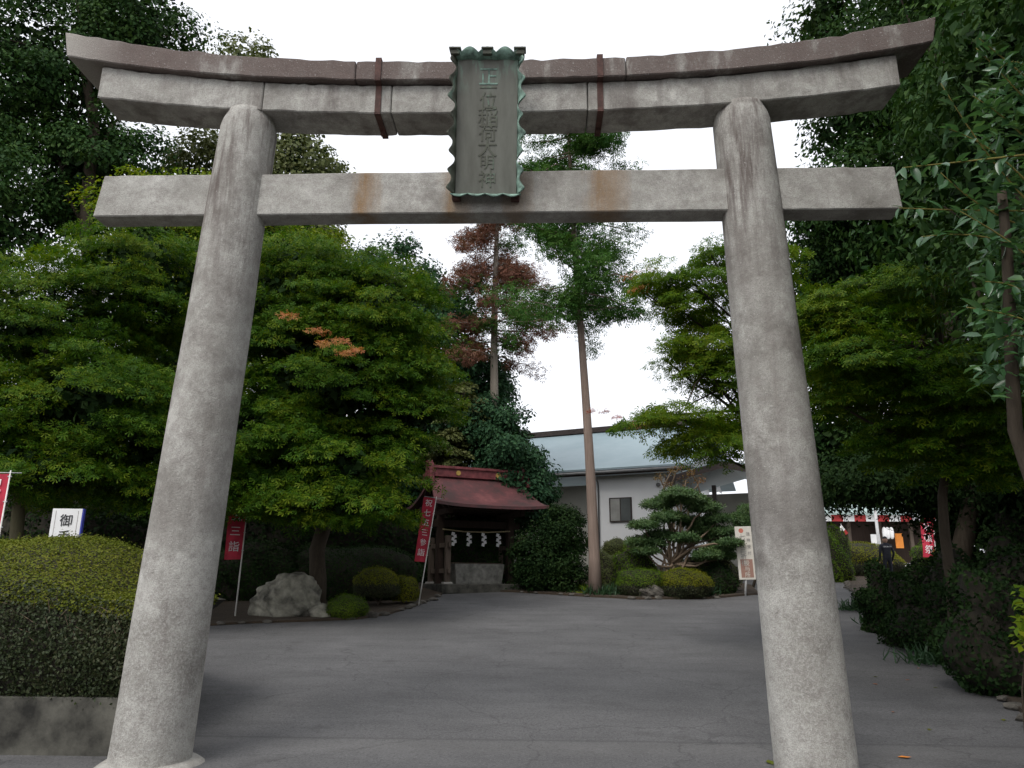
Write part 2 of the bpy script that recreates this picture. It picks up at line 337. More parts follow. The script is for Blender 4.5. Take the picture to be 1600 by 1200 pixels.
L_gloss = leaf_mat('glossy_oak_leaf', [(0.04, 0.1, 0.045), (0.07, 0.16, 0.07), (0.12, 0.22, 0.09)], 0.25, 0.3, 0.6)
L_fern = leaf_mat('low_grass_leaf', [(0.02, 0.05, 0.022), (0.035, 0.08, 0.035), (0.05, 0.1, 0.04)], 0.45, 0.2)
m_core = plain('twiggy_core', (0.022, 0.019, 0.012), 0.95, 0.4, 9, 0.8)
m_coreg = plain('green_core', (0.03, 0.04, 0.012), 0.95, 0.4, 9, 0.8)

# ------------------------------------------------------------------ foliage tools
KITE = (np.array([(0, 0, 0), (.45, .32, .08), (1, 0, -.08), (.45, -.32, .08)], float), [(0, 1, 2), (0, 2, 3)])
def _star():
    v = [(0, 0, 0)]; f = []
    for a, l in zip([-110, -55, 0, 55, 110], [.6, .88, 1, .88, .6]):
        a0, a1 = R(a-13), R(a+13); k = len(v); v += [(math.cos(a0)*l*.62, math.sin(a0)*l*.62, -.04), (math.cos(R(a))*l, math.sin(R(a))*l, -.13*l)]; f.append((0, k, k+1))
        v.append((math.cos(a1)*l*.55, math.sin(a1)*l*.55, -.04)); f[-1] = (0, k+1, k+2) if a < 0 else (0, k, k+1)
    return np.array(v, float), f
STAR = _star()
def _tuft(n, wd, seed, up_=0.5):
    r = np.random.default_rng(seed); v = [(0, 0, 0)]; f = []
    for i in range(n):
        a = 2*math.pi*i/n+r.uniform(-.3, .3); e = r.uniform(-.1, up_)
        d = np.array([math.cos(a)*math.cos(e), math.sin(a)*math.cos(e), math.sin(e)]); s_ = np.array([-math.sin(a), math.cos(a), 0])*wd
        k = len(v); v += [tuple(d-s_), tuple(d*1.05+s_)]; f.append((0, k, k+1))
    return np.array(v, float), f
TUFT = _tuft(4, .15, 1, .9)
FROND = (np.array([(0, 0, 0), (.5, .32, .0), (1.05, .12, -.12), (.85, -.1, -.08), (.4, -.34, .05)], float), [(0, 1, 2), (0, 2, 3), (0, 3, 4)])
TRI3 = (np.array([(0, 0, 0), (.72, .5, -.1), (.5, .66, -.08), (1, .1, -.1), (1, -.1, -.1), (.5, -.66, -.08), (.72, -.5, -.1)], float), [(0, 1, 2), (0, 4, 3), (0, 5, 6)])
SLIM = (np.array([(0, 0, 0), (.45, .23, .06), (1, 0, -.09), (.45, -.23, .06)], float), [(0, 1, 2), (0, 2, 3)])
LENS = (np.array([(0, 0, 0), (.3, .17, .05), (.68, .16, .02), (1, 0, -.1), (.68, -.16, .02), (.3, -.17, .05), (.5, 0, -.02)], float), [(0, 6, 1), (1, 6, 2), (2, 6, 3), (3, 6, 4), (4, 6, 5), (5, 6, 0)])
BLADE = (np.array([(0, -.04, 0), (0, .04, 0), (.55, .045, .12), (.55, -.045, .12), (1, 0, -.08)], float), [(0, 1, 2), (0, 2, 3), (3, 2, 4)])
def norm(a): return a/(np.linalg.norm(a, axis=1, keepdims=True)+1e-9)
def leaf_obj(name, P, N, size, tmpl, mat, parent=None, jit=0.5, dirs=None, kind='stuff'):
    P = np.asarray(P, float); n = len(P)
    N = norm(np.asarray(N, float)+rng.normal(0, jit, (n, 3)))
    d = rng.normal(0, 1, (n, 3)) if dirs is None else np.asarray(dirs, float)+rng.normal(0, .45, (n, 3))
    t = norm(d-N*(d*N).sum(1, keepdims=True)); b = np.cross(N, t)
    s = (size*(0.65+0.7*rng.random(n)))[:, None, None]
    T, F = tmpl; K = len(T)
    V = P[:, None, :]+s*(T[None, :, 0:1]*t[:, None]+T[None, :, 1:2]*b[:, None]+T[None, :, 2:3]*N[:, None])
    F = np.array(F, np.int32); nf = len(F)
    I = (F[None]+(np.arange(n, dtype=np.int32)*K)[:, None, None]).reshape(-1)
    me = bpy.data.meshes.new(name); me.vertices.add(n*K); me.vertices.foreach_set('co', V.astype(np.float32).reshape(-1))
    me.loops.add(len(I)); me.loops.foreach_set('vertex_index', I)
    me.polygons.add(n*nf); me.polygons.foreach_set('loop_start', np.arange(0, len(I), 3, dtype=np.int32))
    me.update(calc_edges=True)
    o = new_obj(name, me, mat, parent)
    if kind: o['kind'] = kind
    return o
def env(ells, n, rmin=0.7, zmin=-1.0):
    """points near the surface of a union of ellipsoids (cx,cy,cz,rx,ry,rz) + outward directions"""
    E = np.array(ells, float); wt = (E[:, 3]*E[:, 4]*E[:, 5])**(2/3); wt /= wt.sum()
    out = []; nrm = []; cnt = 0
    while cnt < n:
        m = n*2+50
        k = rng.choice(len(E), m, p=wt); d = norm(rng.normal(0, 1, (m, 3)))
        p = E[k, :3]+d*E[k, 3:]*rng.uniform(rmin, 1.0, (m, 1))
        rr = (((p[:, None]-E[None, :, :3])/E[None, :, 3:])**2).sum(2); rr[np.arange(m), k] = 9
        ok = (rr.min(1) >= rmin*rmin*.8) & (d[:, 2] >= zmin)
        out.append(p[ok]); nrm.append((d/E[k, 3:])[ok]); cnt += int(ok.sum())
    return np.vstack(out)[:n], norm(np.vstack(nrm)[:n])
def sprays(C_, D_, n, ra, rb, rc, droop=0.25):
    """flattened sprays of leaves around each centre, reaching outwards"""
    k = len(C_); h = D_.copy(); h[:, 2] = 0; h = norm(h+rng.normal(0, .25, h.shape)*[1, 1, 0]); h[:, 2] -= droop; h = norm(h)
    s_ = norm(np.cross(np.tile([0, 0, 1.0], (k, 1)), h)); u = np.cross(h, s_)
    u[u[:, 2] < 0] *= -1
    q = rng.normal(0, 1, (k, n, 3)); q /= np.linalg.norm(q, axis=2, keepdims=True); q *= rng.random((k, n, 1))**0.45
    sc = rng.uniform(.65, 1.25, (k, 1, 1))
    P = C_[:, None]+sc*(q[..., 0:1]*ra*h[:, None]+q[..., 1:2]*rb*s_[:, None]+q[..., 2:3]*rc*u[:, None])
    P[..., 2] -= (q[..., 0]**2+q[..., 1]**2)*rc*0.8
    N = np.repeat(u, n, 0)+np.repeat(h, n, 0)*.35
    return P.reshape(-1, 3), N, np.repeat(h, n, 0)
def blobs(C_, D_, n, r, flat=0.8):
    k = len(C_); q = rng.normal(0, 1, (k, n, 3)); q /= np.linalg.norm(q, axis=2, keepdims=True); q *= rng.random((k, n, 1))**0.4
    sc = rng.uniform(.6, 1.3, (k, 1, 1))*r
    P = C_[:, None]+q*sc*np.array([1, 1, flat]); N = q+D_[:, None]*.6+np.array([0, 0, .5])
    return P.reshape(-1, 3), N.reshape(-1, 3), q.reshape(-1, 3)+np.array([0, 0, -.3])
def limb(mb, p0, p1, r0, r1, bend=0.15, n=6, sides=7):
    p0 = np.array(p0, float); p1 = np.array(p1, float); L = np.linalg.norm(p1-p0)
    o = rng.normal(0, bend*L*.5, 3); pts = []; rs = []
    for i in range(n+1):
        t = i/n; pts.append(p0+(p1-p0)*t+o*math.sin(math.pi*t)+(rng.normal(0, .012*L, 3) if 0 < i < n else 0)); rs.append(r0+(r1-r0)*t)
    mb.tube(pts, rs, sides); return pts
def tree(name, label, base, top, r0, ells, leafmat, nclump, nleaf, mode='spray', size=.07, tmpl=KITE, bark=None, group=None, dims=(.9, .7, .16), extra=None, nlimb=14, rmin=.65, jit=.45, zmin=-1, droop=.25, inner=0, fill=0, fillmat=None, fsize=.24):
    base = np.array(base, float)
    t = thing(name, label, 'tree', tuple(base), group)
    bark = bark or m_bark
    mb = MB(); pts = limb(mb, base-np.array([0, 0, .1]), top, r0, r0*.35, .05, 10, 10); tr = mb.build('trunk', bark, t, True)
    Cn, Dn = env(ells, nclump, rmin, zmin)
    mb = MB()
    idx = rng.choice(len(Cn), min(nlimb, len(Cn)), replace=False)
    for i in idx:
        f = rng.uniform(.5, .98); q = pts[int(f*10)]
        limb(mb, q, Cn[i], r0*.3*(1.2-f)+.02, .012, .12, 6, 5)
    if mb.v: mb.build('branches', bark, t, True)
    if inner:
        Ci, Di = env([tuple(e[:3])+tuple(x*.7 for x in e[3:]) for e in ells], inner, .3, -1); Cn = np.vstack([Cn, Ci]); Dn = np.vstack([Dn, Di])
    if mode == 'spray': P, N, D = sprays(Cn, Dn, nleaf, *dims, droop)
    else: P, N, D = blobs(Cn, Dn, nleaf, dims[0], dims[1])
    leaf_obj('crown', P, N, size, tmpl, leafmat, t, jit, D)
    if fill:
        Ci, Di = env([tuple(e[:3])+tuple(x*.74 for x in e[3:]) for e in ells], fill, .15, -1); leaf_obj('dark_fill_leaves', Ci, Di+np.array([0, 0, .4]), fsize, KITE, fillmat or L_dark, t, .6)  # oversized dark leaves added inside the crown to block sky and darken it
    if extra:
        for nm, lm, cs, ds, nl, dm, sz in extra:
            P, N, D = sprays(np.array(cs, float), np.array(ds, float), nl, *dm, .2)
            leaf_obj(nm, P, N, sz, tmpl, lm, t, jit, D)
    return t
def shrub(name, label, c, r, leafmat, nleaf, size, core=None, cat='shrub', group=None, bottom=-0.25, lump=0.06, side=None, tmpl=KITE, power=2.0, jit=.35, stem=None):
    """clipped shrub: lumpy solid core carrying a skin of leaves. c = centre of the ellipsoid, r = radii"""
    c = np.array(c, float); r = np.array(r, float)
    t = thing(name, label, cat, (c[0], c[1], g(c[1])), group)
    bm = bmesh.new(); bmesh.ops.create_icosphere(bm, subdivisions=3, radius=1)
    ph = rng.uniform(0, 6, 6)
    def sup(d):
        k = (np.abs(d)**power).sum(-1, keepdims=True)**(-1/power)
        wv = 1+lump*(np.sin(d[..., 0:1]*5+ph[0])*np.sin(d[..., 1:2]*4+ph[1])+.7*np.sin(d[..., 2:3]*7+ph[2]+d[..., 0:1]*6))
        q = d*k*wv; q[..., 2] = np.maximum(q[..., 2], bottom); return c+q*r
    for v in bm.verts: v.co = Vector(sup(np.array(v.co))*1.0)
    cv = Vector(c)
    for v in bm.verts: v.co = cv+(v.co-cv)*.965
    me = bpy.data.meshes.new('core'); bm.to_mesh(me); bm.free()
    new_obj('branch_core', me, core or m_core, t, True)
    d = norm(rng.normal(0, 1, (nleaf, 3))); 
    d = d[d[:, 2] > bottom*1.0-.05]
    P = sup(d)+d*np.maximum(rng.normal(-.005, .02, (len(d), 1)), rng.normal(-.08, .06, (len(d), 1))); N = norm(d/r)
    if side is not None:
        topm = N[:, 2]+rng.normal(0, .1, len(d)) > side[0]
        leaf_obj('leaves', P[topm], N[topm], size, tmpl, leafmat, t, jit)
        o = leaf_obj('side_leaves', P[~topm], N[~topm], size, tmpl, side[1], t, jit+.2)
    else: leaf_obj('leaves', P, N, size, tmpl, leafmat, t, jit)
    if stem:
        mb = MB()
        for q in stem: limb(mb, q, c+np.array([rng.uniform(-.3, .3)*r[0], rng.uniform(-.3, .3)*r[1], bottom*r[2]]), .05, .03, .2, 5, 6)
        mb.build('stem', m_bark, t, True)
    return t
def text_char(ch, size):
    cu = bpy.data.curves.new('glyph', 'FONT'); cu.body = ch; cu.size = size; cu.align_x = 'CENTER'; cu.align_y = 'CENTER'; cu.extrude = .012*size; cu.resolution_u = 3
    o = bpy.data.objects.new('glyph', cu); C.objects.link(o); bpy.context.view_layer.update()
    me = bpy.data.meshes.new_from_object(o.evaluated_get(bpy.context.evaluated_depsgraph_get()))
    bpy.data.objects.remove(o); bpy.data.curves.remove(cu)
    v = np.empty(len(me.vertices)*3, np.float32); me.vertices.foreach_get('co', v); v = v.reshape(-1, 3)
    if len(v): v[:, :2] -= (v[:, :2].min(0)+v[:, :2].max(0))/2; me.vertices.foreach_set('co', v.reshape(-1)); me.update()
    return me
def write(s, name, org, ux, uy, size, mat, parent, step=None, off=0.006, sx=1.0):
    """writes the characters of s downwards from org; ux = reading right, uy = up, both unit vectors of the board"""
    ux = np.array(ux); uy = np.array(uy); uz = np.cross(ux, uy); step = step or size*1.05
    for i, ch in enumerate(s):
        if ch == ' ': continue
        me = text_char(ch, size); p = np.array(org)-uy*step*i+uz*off
        me.transform(Matrix(((ux[0]*sx, uy[0], uz[0], p[0]), (ux[1]*sx, uy[1], uz[1], p[1]), (ux[2]*sx, uy[2], uz[2], p[2]), (0, 0, 0, 1))))
        new_obj(name, me, mat, parent)
def rock(name, c, r, mat, parent=None, seed=0, sub=4, rough=.22, flat=-.35):
    rr = np.random.default_rng(seed); bm = bmesh.new(); bmesh.ops.create_icosphere(bm, subdivisions=sub, radius=1)
    pl = norm(rr.normal(0, 1, (16, 3))); dd = rr.uniform(.62, .95, 16); ph = rr.uniform(0, 6, 9)
    for v in bm.verts:
        d = np.array(v.co); d /= np.linalg.norm(d); k = 1.0
        for n_, o_ in zip(pl, dd):
            cth = d@n_
            if cth > .05: k = min(k, o_/cth)
        k *= 1+rough*.1*(math.sin(d[0]*9+ph[0])*math.sin(d[1]*8+ph[1]+d[2]*5)+.6*math.sin(d[2]*17+ph[2]+d[0]*11)+.25*math.sin(d[0]*29+d[2]*23+ph[3]))
        q = d*k; q[2] = max(q[2], flat); v.co = Vector(np.array(c)+q*np.array(r))
    me = bpy.data.meshes.new(name); bm.to_mesh(me); bm.free()
    return new_obj(name, me, mat, parent, False)

# ------------------------------------------------------------------ ground, road, beds
def sheet(name, x0, x1, y0, y1, off, mat, nx=2, step=.5):
    ys = list(np.arange(y0, min(y1, 45), step))+([y1] if y1 <= 45 else list(np.linspace(45, y1, 8)))
    xs = np.linspace(x0, x1, nx); v = [(x, y, g(y)+off) for y in ys for x in xs]
    f = [(j*nx+i, j*nx+i+1, (j+1)*nx+i+1, (j+1)*nx+i) for j in range(len(ys)-1) for i in range(nx-1)]
    mb = MB(); mb.add(v, f); o = mb.build(name, mat); o['kind'] = 'structure'; return o
sheet('ground', -600, 600, -200, 1200, -0.03, m_soil)
sheet('asphalt_road', -10, 13, -40, 33, 0.0, m_asph, 8)
def bed(name, poly, off, mat, edge=None):
    bm = bmesh.new(); vs = [bm.verts.new((p[0], p[1], 0)) for p in poly]; fc = bm.faces.new(vs)
    bmesh.ops.triangulate(bm, faces=[fc])
    y0 = min(p[1] for p in poly); y1 = max(p[1] for p in poly)
    for y in np.arange(math.floor(y0)+.5, y1, 1.0):
        bmesh.ops.bisect_plane(bm, geom=bm.verts[:]+bm.edges[:]+bm.faces[:], plane_co=(0, y, 0), plane_no=(0, 1, 0))
    ex = bmesh.ops.extrude_face_region(bm, geom=bm.faces[:]); up_v = {e for e in ex['geom'] if isinstance(e, bmesh.types.BMVert)}
    for v in bm.verts: v.co.z = g(v.co.y)+(off if v in up_v else -.1)
    bmesh.ops.recalc_face_normals(bm, faces=bm.faces)
    me = bpy.data.meshes.new(name); bm.to_mesh(me); bm.free(); o = new_obj(name, me, mat); o['kind'] = 'structure'; return o
G = lambda px, py: tuple(gnd(px, py)[:2])
lb = [G(326, 978), G(400, 974), G(470, 972), G(560, 968), G(610, 960), G(660, 944), G(690, 930)]
left_bed = bed('left_planting_bed', [(-30, lb[0][1]+.3), (-7.5, lb[0][1])]+lb+[(-2.6, 22), (-30, 22)], .05, m_soil)
gb = [G(812, 926), G(905, 932), G(1000, 937), G(1110, 936), G(1186, 929)]
garden_bed = bed('garden_bed', gb+[(gb[-1][0]+.6, gb[-1][1]+3), (gb[-1][0]-.5, 28), (-4, 34), (-12, 34), (-3.5, 18.5)], .06, m_soil)
rb_px = [(1640, 1150), (1600, 1118), (1550, 1078), (1480, 1035), (1420, 985), (1370, 950), (1340, 932), (1322, 915), (1330, 900)]
rb = [G(*p) for p in rb_px]
right_bed = bed('right_planting_bed', [(4.4, -12)]+rb+[(rb[-1][0]+2.5, 27), (40, 27), (40, -12)], .06, m_soil)
pg = sheet('shrine_forecourt', -20, 60, 33, 70, 0.012, m_gravel, 2)
# edging stones along the beds
k = 0
for lst, par in ((rb, right_bed), (lb, left_bed), (gb, garden_bed)):
    for i in range(len(lst)-1):
        a = np.array(lst[i]); b_ = np.array(lst[i+1]); L = np.linalg.norm(b_-a); n = max(1, int(L/.42))
        for j in range(n):
            p = a+(b_-a)*((j+.5)/n)+rng.normal(0, .04, 2); s_ = rng.uniform(.06, .14)
            if par is garden_bed and rng.random() < .6: continue
            if par is left_bed and rng.random() < .35: continue
            k += 1; rock('edging_stone', (p[0], p[1], g(p[1])+.03), (s_*1.3, s_, s_*.65), m_rock2, par, k, 2, .2)

# ------------------------------------------------------------------ stone torii gate
to = thing('stone_torii', 'tall weathered grey stone torii gate spanning the asphalt road', 'gate', (0, 0, 0))
def zk(x): return 7.17+.50*(abs(x)/4.95)**2.6      # crest of the cap
def zb(x): return 6.925+.40*(abs(x)/4.9)**2.6       # seam cap / lintel
def zs(x): return 6.56+.27*(abs(x)/4.5)**2.4       # underside of the lintel
def beam(name, x0, x1, lo, hi, yf, yb, mat, slant=(0, 0), n=26, gap=.005, chip=0.022):
    xs = np.linspace(x0+gap, x1-gap, n+1); v = []; f = []
    for i, x in enumerate(xs):
        dx = slant[0]*(1-i/n)+slant[1]*(i/n); jit = rng.normal(0, chip*.35, 4)
        for (y, z, s_, q) in ((yf, lo(x), 0, 0), (yb, lo(x), 0, 1), (yb, hi(x), 1, 2), (yf, hi(x), 1, 3)):
            v.append((x+dx*s_, y, z+jit[q]*(1 if s_ else .5)))
    for i in range(n):
        for q in range(4): f.append((i*4+q, i*4+(q+1) % 4, (i+1)*4+(q+1) % 4, (i+1)*4+q))
    f += [(0, 1, 2, 3), tuple(n*4+q for q in (3, 2, 1, 0))]
    mb = MB(); mb.add(v, f); return mb.build(name, mat, to, False, .012, 1)
kj = [-4.88, xat(556, 110, -.3), xat(978, 100, -.3), 4.88]
for i in range(3):
    beam('cap_stone', kj[i], kj[i+1], zb, zk, -.31, .31, m_cap, (-.07 if i == 0 else 0, .07 if i == 2 else 0))
sj = [-4.5, xat(411, 150, -.22), xat(612, 150, -.22), xat(918, 140, -.22), 4.5]
for i in range(4):
    beam('lintel_stone', sj[i], sj[i+1], zs, lambda x: zb(x)-.006, -.225, .225, m_lintel)
WB = {-1: 3.08, 1: 2.985}; W1 = 2.79
def pax(z, s_=1): return WB[s_]+(W1-WB[s_])*z/6.67
nz0, nz1 = 5.385, 5.885
for x0, x1 in ((-4.38, -pax(5.6, -1)-.2), (-pax(5.6, -1)+.2, pax(5.6)-.2), (pax(5.6)+.2, 4.38)):
    beam('tie_beam', x0, x1, lambda x: nz0, lambda x: nz1, -.135, .135, m_tie, (.06 if x0 < -4 else 0, -.03 if x1 > 4 else 0), 12, 0, .01)
for s_ in (-1, 1):
    mb = MB(); n = 40; v = []; zz = np.concatenate([np.linspace(-.17, 6.5, 40), [6.58, 6.64, 6.675]])
    ph = rng.uniform(0, 6, 4)
    for z in zz:
        r = .358-.05*(max(z, 0)/6.6)**1.1
        if z > 6.5: r *= [0, .985, .95, .88][min(3, int((z-6.5)/.055)+1)]
        for j in range(n):
            a = 2*math.pi*j/n; rr = r*(1+.006*math.sin(a*3+z*1.7+ph[0])+.005*math.sin(a*5-z*3.1+ph[1])+rng.normal(0, .0015))
            v.append((s_*pax(z, s_)+rr*math.cos(a), rr*math.sin(a), z))
    K = len(zz); f = [(i*n+j, i*n+(j+1) % n, (i+1)*n+(j+1) % n, (i+1)*n+j) for i in range(K-1) for j in range(n)]+[tuple((K-1)*n+j for j in range(n))]
    mb.add(v, f); pl_ = mb.build('pillar', m_pillar, to, True)
    # rounded base stone
    mb = MB(); v = []; prof = [(.475, -.06), (.485, .0), (.46, .03), (.42, .055), (.30, .065)]
    zo = -.125 if s_ < 0 else -.19
    for (r, z) in prof:
        for j in range(28):
            a = 2*math.pi*j/28; rr = r*(1+.02*math.sin(3*a+1)+.015*math.sin(7*a)); v.append((s_*WB[s_]+rr*math.cos(a), rr*math.sin(a), z+zo))
    f = [(i*28+j, i*28+(j+1) % 28, (i+1)*28+(j+1) % 28, (i+1)*28+j) for i in range(4) for j in range(28)]
    mb.add(v, f); mb.build('base_stone', m_stone, pl_, True)
for px in (591, 938):
    x = xat(px, 150, -.24); mb = MB(); q = .34
    lo = zs(x)-.014; mid = zb(x); hi = zk(x)+.016
    wd = .065
    mb.box((x, -.235, (lo+mid)/2), (wd, .016, mid-lo)); mb.box((x, -.32, (mid+hi)/2), (wd, .016, hi-mid+.02)); mb.box((x, -.278, mid-.012), (wd, .1, .016))
    mb.box((x, .235, (lo+mid)/2), (wd, .016, mid-lo)); mb.box((x, .32, (mid+hi)/2), (wd, .016, hi-mid+.02)); mb.box((x, .278, mid-.012), (wd, .1, .016))
    mb.box((x, 0, lo-.004), (wd+.002, .486, .016)); mb.box((x, 0, hi+.004), (wd+.002, .65, .016)); mb.box((x, .1, lo-.03), (.05, .05, .06))
    mb.build('iron_band', m_iron, to)

# ------------------------------------------------------------------ bronze name plaque
pb = at(759, 305, -.19); pt = at(762.5, 92, -.52)
pu = unit(pt-pb); px_ = unit(np.cross(pu, np.array([0, 1.0, 0]))); px_ = unit(np.array([1, 0, 0])-pu*pu[0]); pn = np.cross(px_, pu)   # pn faces the camera
H = np.linalg.norm(pt-pb); Wd = .655
plq = thing('name_plaque', 'verdigris bronze shrine name plaque with scalloped frame hanging on the torii', 'plaque', tuple(pb))
def pp(u, v, w_=0): return pb+px_*u+pu*v+pn*w_
mb = MB(); mb.box(pp(0, H/2, 0), (Wd, .03, H-.02), np.array([px_, pn, pu])); mb.build('panel', m_panel, plq)
def ribbon(name, fn, n, mat, wdt=.1, th=.03):
    v = []; f = []
    for i in range(n+1):
        u, vv, du, dv = fn(i/n)
        v += [pp(u, vv, -.02), pp(u+du*.3, vv+dv*.3, .05), pp(u+du, vv+dv, .12), pp(u+du*1.0, vv+dv*1.0, .09), pp(u+du*.25, vv+dv*.25, -.05)]
    for i in range(n):
        for q in range(5): f.append((i*5+q, i*5+(q+1) % 5, (i+1)*5+(q+1) % 5, (i+1)*5+q))
    f += [(0, 1, 2, 3, 4), tuple(n*5+q for q in (4, 3, 2, 1, 0))]
    mb = MB(); mb.add(v, f); return mb.build(name, mat, plq, True)
def sc(t, k): return abs(math.sin(math.pi*t*k))
for s_ in (-1, 1):
    def side_fn(t, s_=s_):
        wob = .030*math.sin(t*math.pi*2*7.5)+.018*math.sin(t*math.pi*2*3)
        return s_*(Wd/2-.005), t*H, s_*(.055+wob), .012*math.cos(t*math.pi*15)
    ribbon('frame_side', side_fn, 90, m_verd if s_ > 0 else m_bronze)
def top_fn(t): return (t-.5)*(Wd+.1), H-.03, 0, .05+.06*abs(math.cos(math.pi*t*4))
def bot_fn(t): return (t-.5)*(Wd+.1), .02, 0, -.035-.03*abs(math.sin(math.pi*t*4))
ribbon('frame_top', top_fn, 80, m_verd); ribbon('frame_bottom', bot_fn, 80, m_verd)
for i, u in enumerate((-Wd/2-.02, 0, Wd/2+.02)):
    mb = MB(); mb.box(pp(u, H+.03, .05), (.1, .12, .05), np.array([px_, pn, pu])); mb.box(pp(u, H+.065, .06), (.13, .14, .02), np.array([px_, pn, pu])); mb.build('frame_finial', m_bronze, plq, False, .008)
for s_ in (-1, 1):
    mb = MB(); mb.box(pp(s_*(Wd/2-.01), -.03, .0), (.09, .1, .07), np.array([px_, pn, pu])); mb.build('rusty_bracket', m_iron, plq, False, .012)
chs = '正一位稲荷大明神'; vv = [.865, .785, .69, .565, .455, .345, .235, .115]; szs = [.22, .2, .2, .23, .21, .22, .17, .2]
for ch, v_, s_ in zip(chs, vv, szs): write(ch, 'raised_character', pp(.01, v_*H, .012), px_, pu, s_, m_bronze if v_ < .8 else m_verd, plq, off=.006)

# ------------------------------------------------------------------ hedge planter, left foreground
xw, yw = -3.43, .25
hz = .42
wl = thing('retaining_wall', 'low stained concrete retaining wall under the clipped hedge', 'wall', (-6, yw+.1, 0))
xs = [-11.0, -8.6, -6.2, xw]
for i in range(3):
    mb = MB(); mb.box(((xs[i]+xs[i+1])/2, yw+.1, hz/2-.1), (xs[i+1]-xs[i]-.008, .2, hz+.2)); mb.build('concrete_panel', m_conc, wl, False, .01)
mb = MB(); d_ = unit((-2.2, 5.6, 0)); a0 = np.array([xw-.1, yw+.2, 0])
mb.box(a0+d_*2.4+np.array([-.02, 0, hz/2-.1]), (4.8, .2, hz+.2), np.array([d_, np.cross(np.array([0, 0, 1.0]), d_), [0, 0, 1]])); mb.build('concrete_panel', m_conc, wl, False, .01)
hd = thing('clipped_hedge', 'large clipped azalea hedge with yellow-green top above the concrete wall', 'hedge', (-7, 3, .5))
def hedge_profile(u, v):
    """u across 0..1 (left to right end), v 0..1 from the foot of the front over the top to the back"""
    x = -11+u*(11+xw-.02); endr = max(0.0, (u-.62)/.38); fall = 1-.72*endr**2.6
    H_ = 2.08*fall+.08*math.sin(u*9); edge = 1.45*(1-.18*endr**2)
    if v < .45:
        t = v/.45; y = yw+.12-.12*math.sin(t*math.pi)-.1*t; z = .34+(edge-.34)*t
    else:
        t = (v-.45)/.55; y = yw-.02+t*(3.6-1.2*endr); z = edge+(max(H_, edge+.1)-edge)*math.sin(t*math.pi*.62)
    return x-(.25*endr*max(0, v-.45)), y, z
nu, nv = 60, 40; v = [hedge_profile(i/nu, j/nv) for i in range(nu+1) for j in range(nv+1)]
VH = np.array(v).reshape(nu+1, nv+1, 3)
# close right end
mb = MB(); mb.add(v, [(i*(nv+1)+j, i*(nv+1)+j+1, (i+1)*(nv+1)+j+1, (i+1)*(nv+1)+j) for i in range(nu) for j in range(nv)])
mb.add([VH[nu, j] for j in range(nv+1)]+[(-5.5, 5.0, .5)], [(j, j+1, nv+1) for j in range(nv)])
mb.build('branch_core', m_core, hd, True)
def hedge_leaves(n, vlo, vhi):
    u = 1-rng.random(n)**1.25*.75; vq = rng.uniform(vlo, vhi, n); P = np.array([hedge_profile(a, b) for a, b in zip(u, vq)])
    e = 1e-3; A = np.array([hedge_profile(a-e, b) for a, b in zip(u, vq)])-P; B = np.array([hedge_profile(a, b+e) for a, b in zip(u, vq)])-P
    N = norm(np.cross(B, A)); N[N[:, 2] < -.2] *= -1; N[(N[:, 1] > 0) & (vq < .45)] *= -1
    return P+N*np.maximum(rng.normal(.0, .026, (n, 1)), rng.normal(-.09, .07, (n, 1))), N
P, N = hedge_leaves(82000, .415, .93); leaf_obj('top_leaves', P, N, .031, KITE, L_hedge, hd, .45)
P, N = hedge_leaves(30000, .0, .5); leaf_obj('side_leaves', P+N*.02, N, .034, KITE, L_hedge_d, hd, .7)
mb = MB()
for i in range(240):
    u = rng.uniform(.5, 1); vq = rng.uniform(.05, .4); p = np.array(hedge_profile(u, vq)); q = p+np.array([rng.normal(0, .12), -.05, rng.uniform(.08, .25)]); p[1] += .08
    mb.tube([p, (p+q)/2+rng.normal(0, .015, 3), q], [.006, .005, .002], 4, False)
mb.build('bare_twigs', m_twig_tan, hd)

# ------------------------------------------------------------------ signs and banners
def board_axes(yaw): return np.array([math.cos(yaw), math.sin(yaw), 0]), np.array([0, 0, 1.0])
s1b = at(97, 862, 3.6); wS = .43
sg = thing('white_sign_board', 'tall white sign board with black brush characters behind the hedge', 'sign', (s1b[0], 3.6, g(3.6)))
ux, uy = board_axes(.1); zt = at(104, 795, 3.6)[2]; zb0 = g(3.6)+.25
cS = np.array([s1b[0], 3.6, (zt+zb0)/2])
mb = MB(); mb.box(cS, (wS, .05, zt-zb0), np.array([ux, np.cross(uy, ux), uy])); mb.build('panel', m_white, sg, False, .006)
for s_ in (-1, 1):
    mb = MB(); mb.box(cS+ux*s_*(wS/2-.055)-np.cross(uy, ux)*.027, (.006, .004, zt-zb0-.06), np.array([ux, np.cross(uy, ux), uy])); mb.build('border_line', m_grey_ink, sg)
mb = MB(); mb.box(cS+ux*(wS/2+.012), (.02, .056, zt-zb0), np.array([ux, np.cross(uy, ux), uy])); mb.build('edge_strip', m_blue, sg)
for s_ in (-1, 1):
    mb = MB(); mb.box((s1b[0]+s_*.12, 3.63, (zb0+g(3.6))/2), (.05, .05, zb0-g(3.6)+.1)); mb.build('post', m_wood, sg)
write('御手洗', 'character', np.array([s1b[0], 3.6, zt-.17])-np.cross(uy, ux)*.026, ux, uy, .19, m_ink, sg, .235)

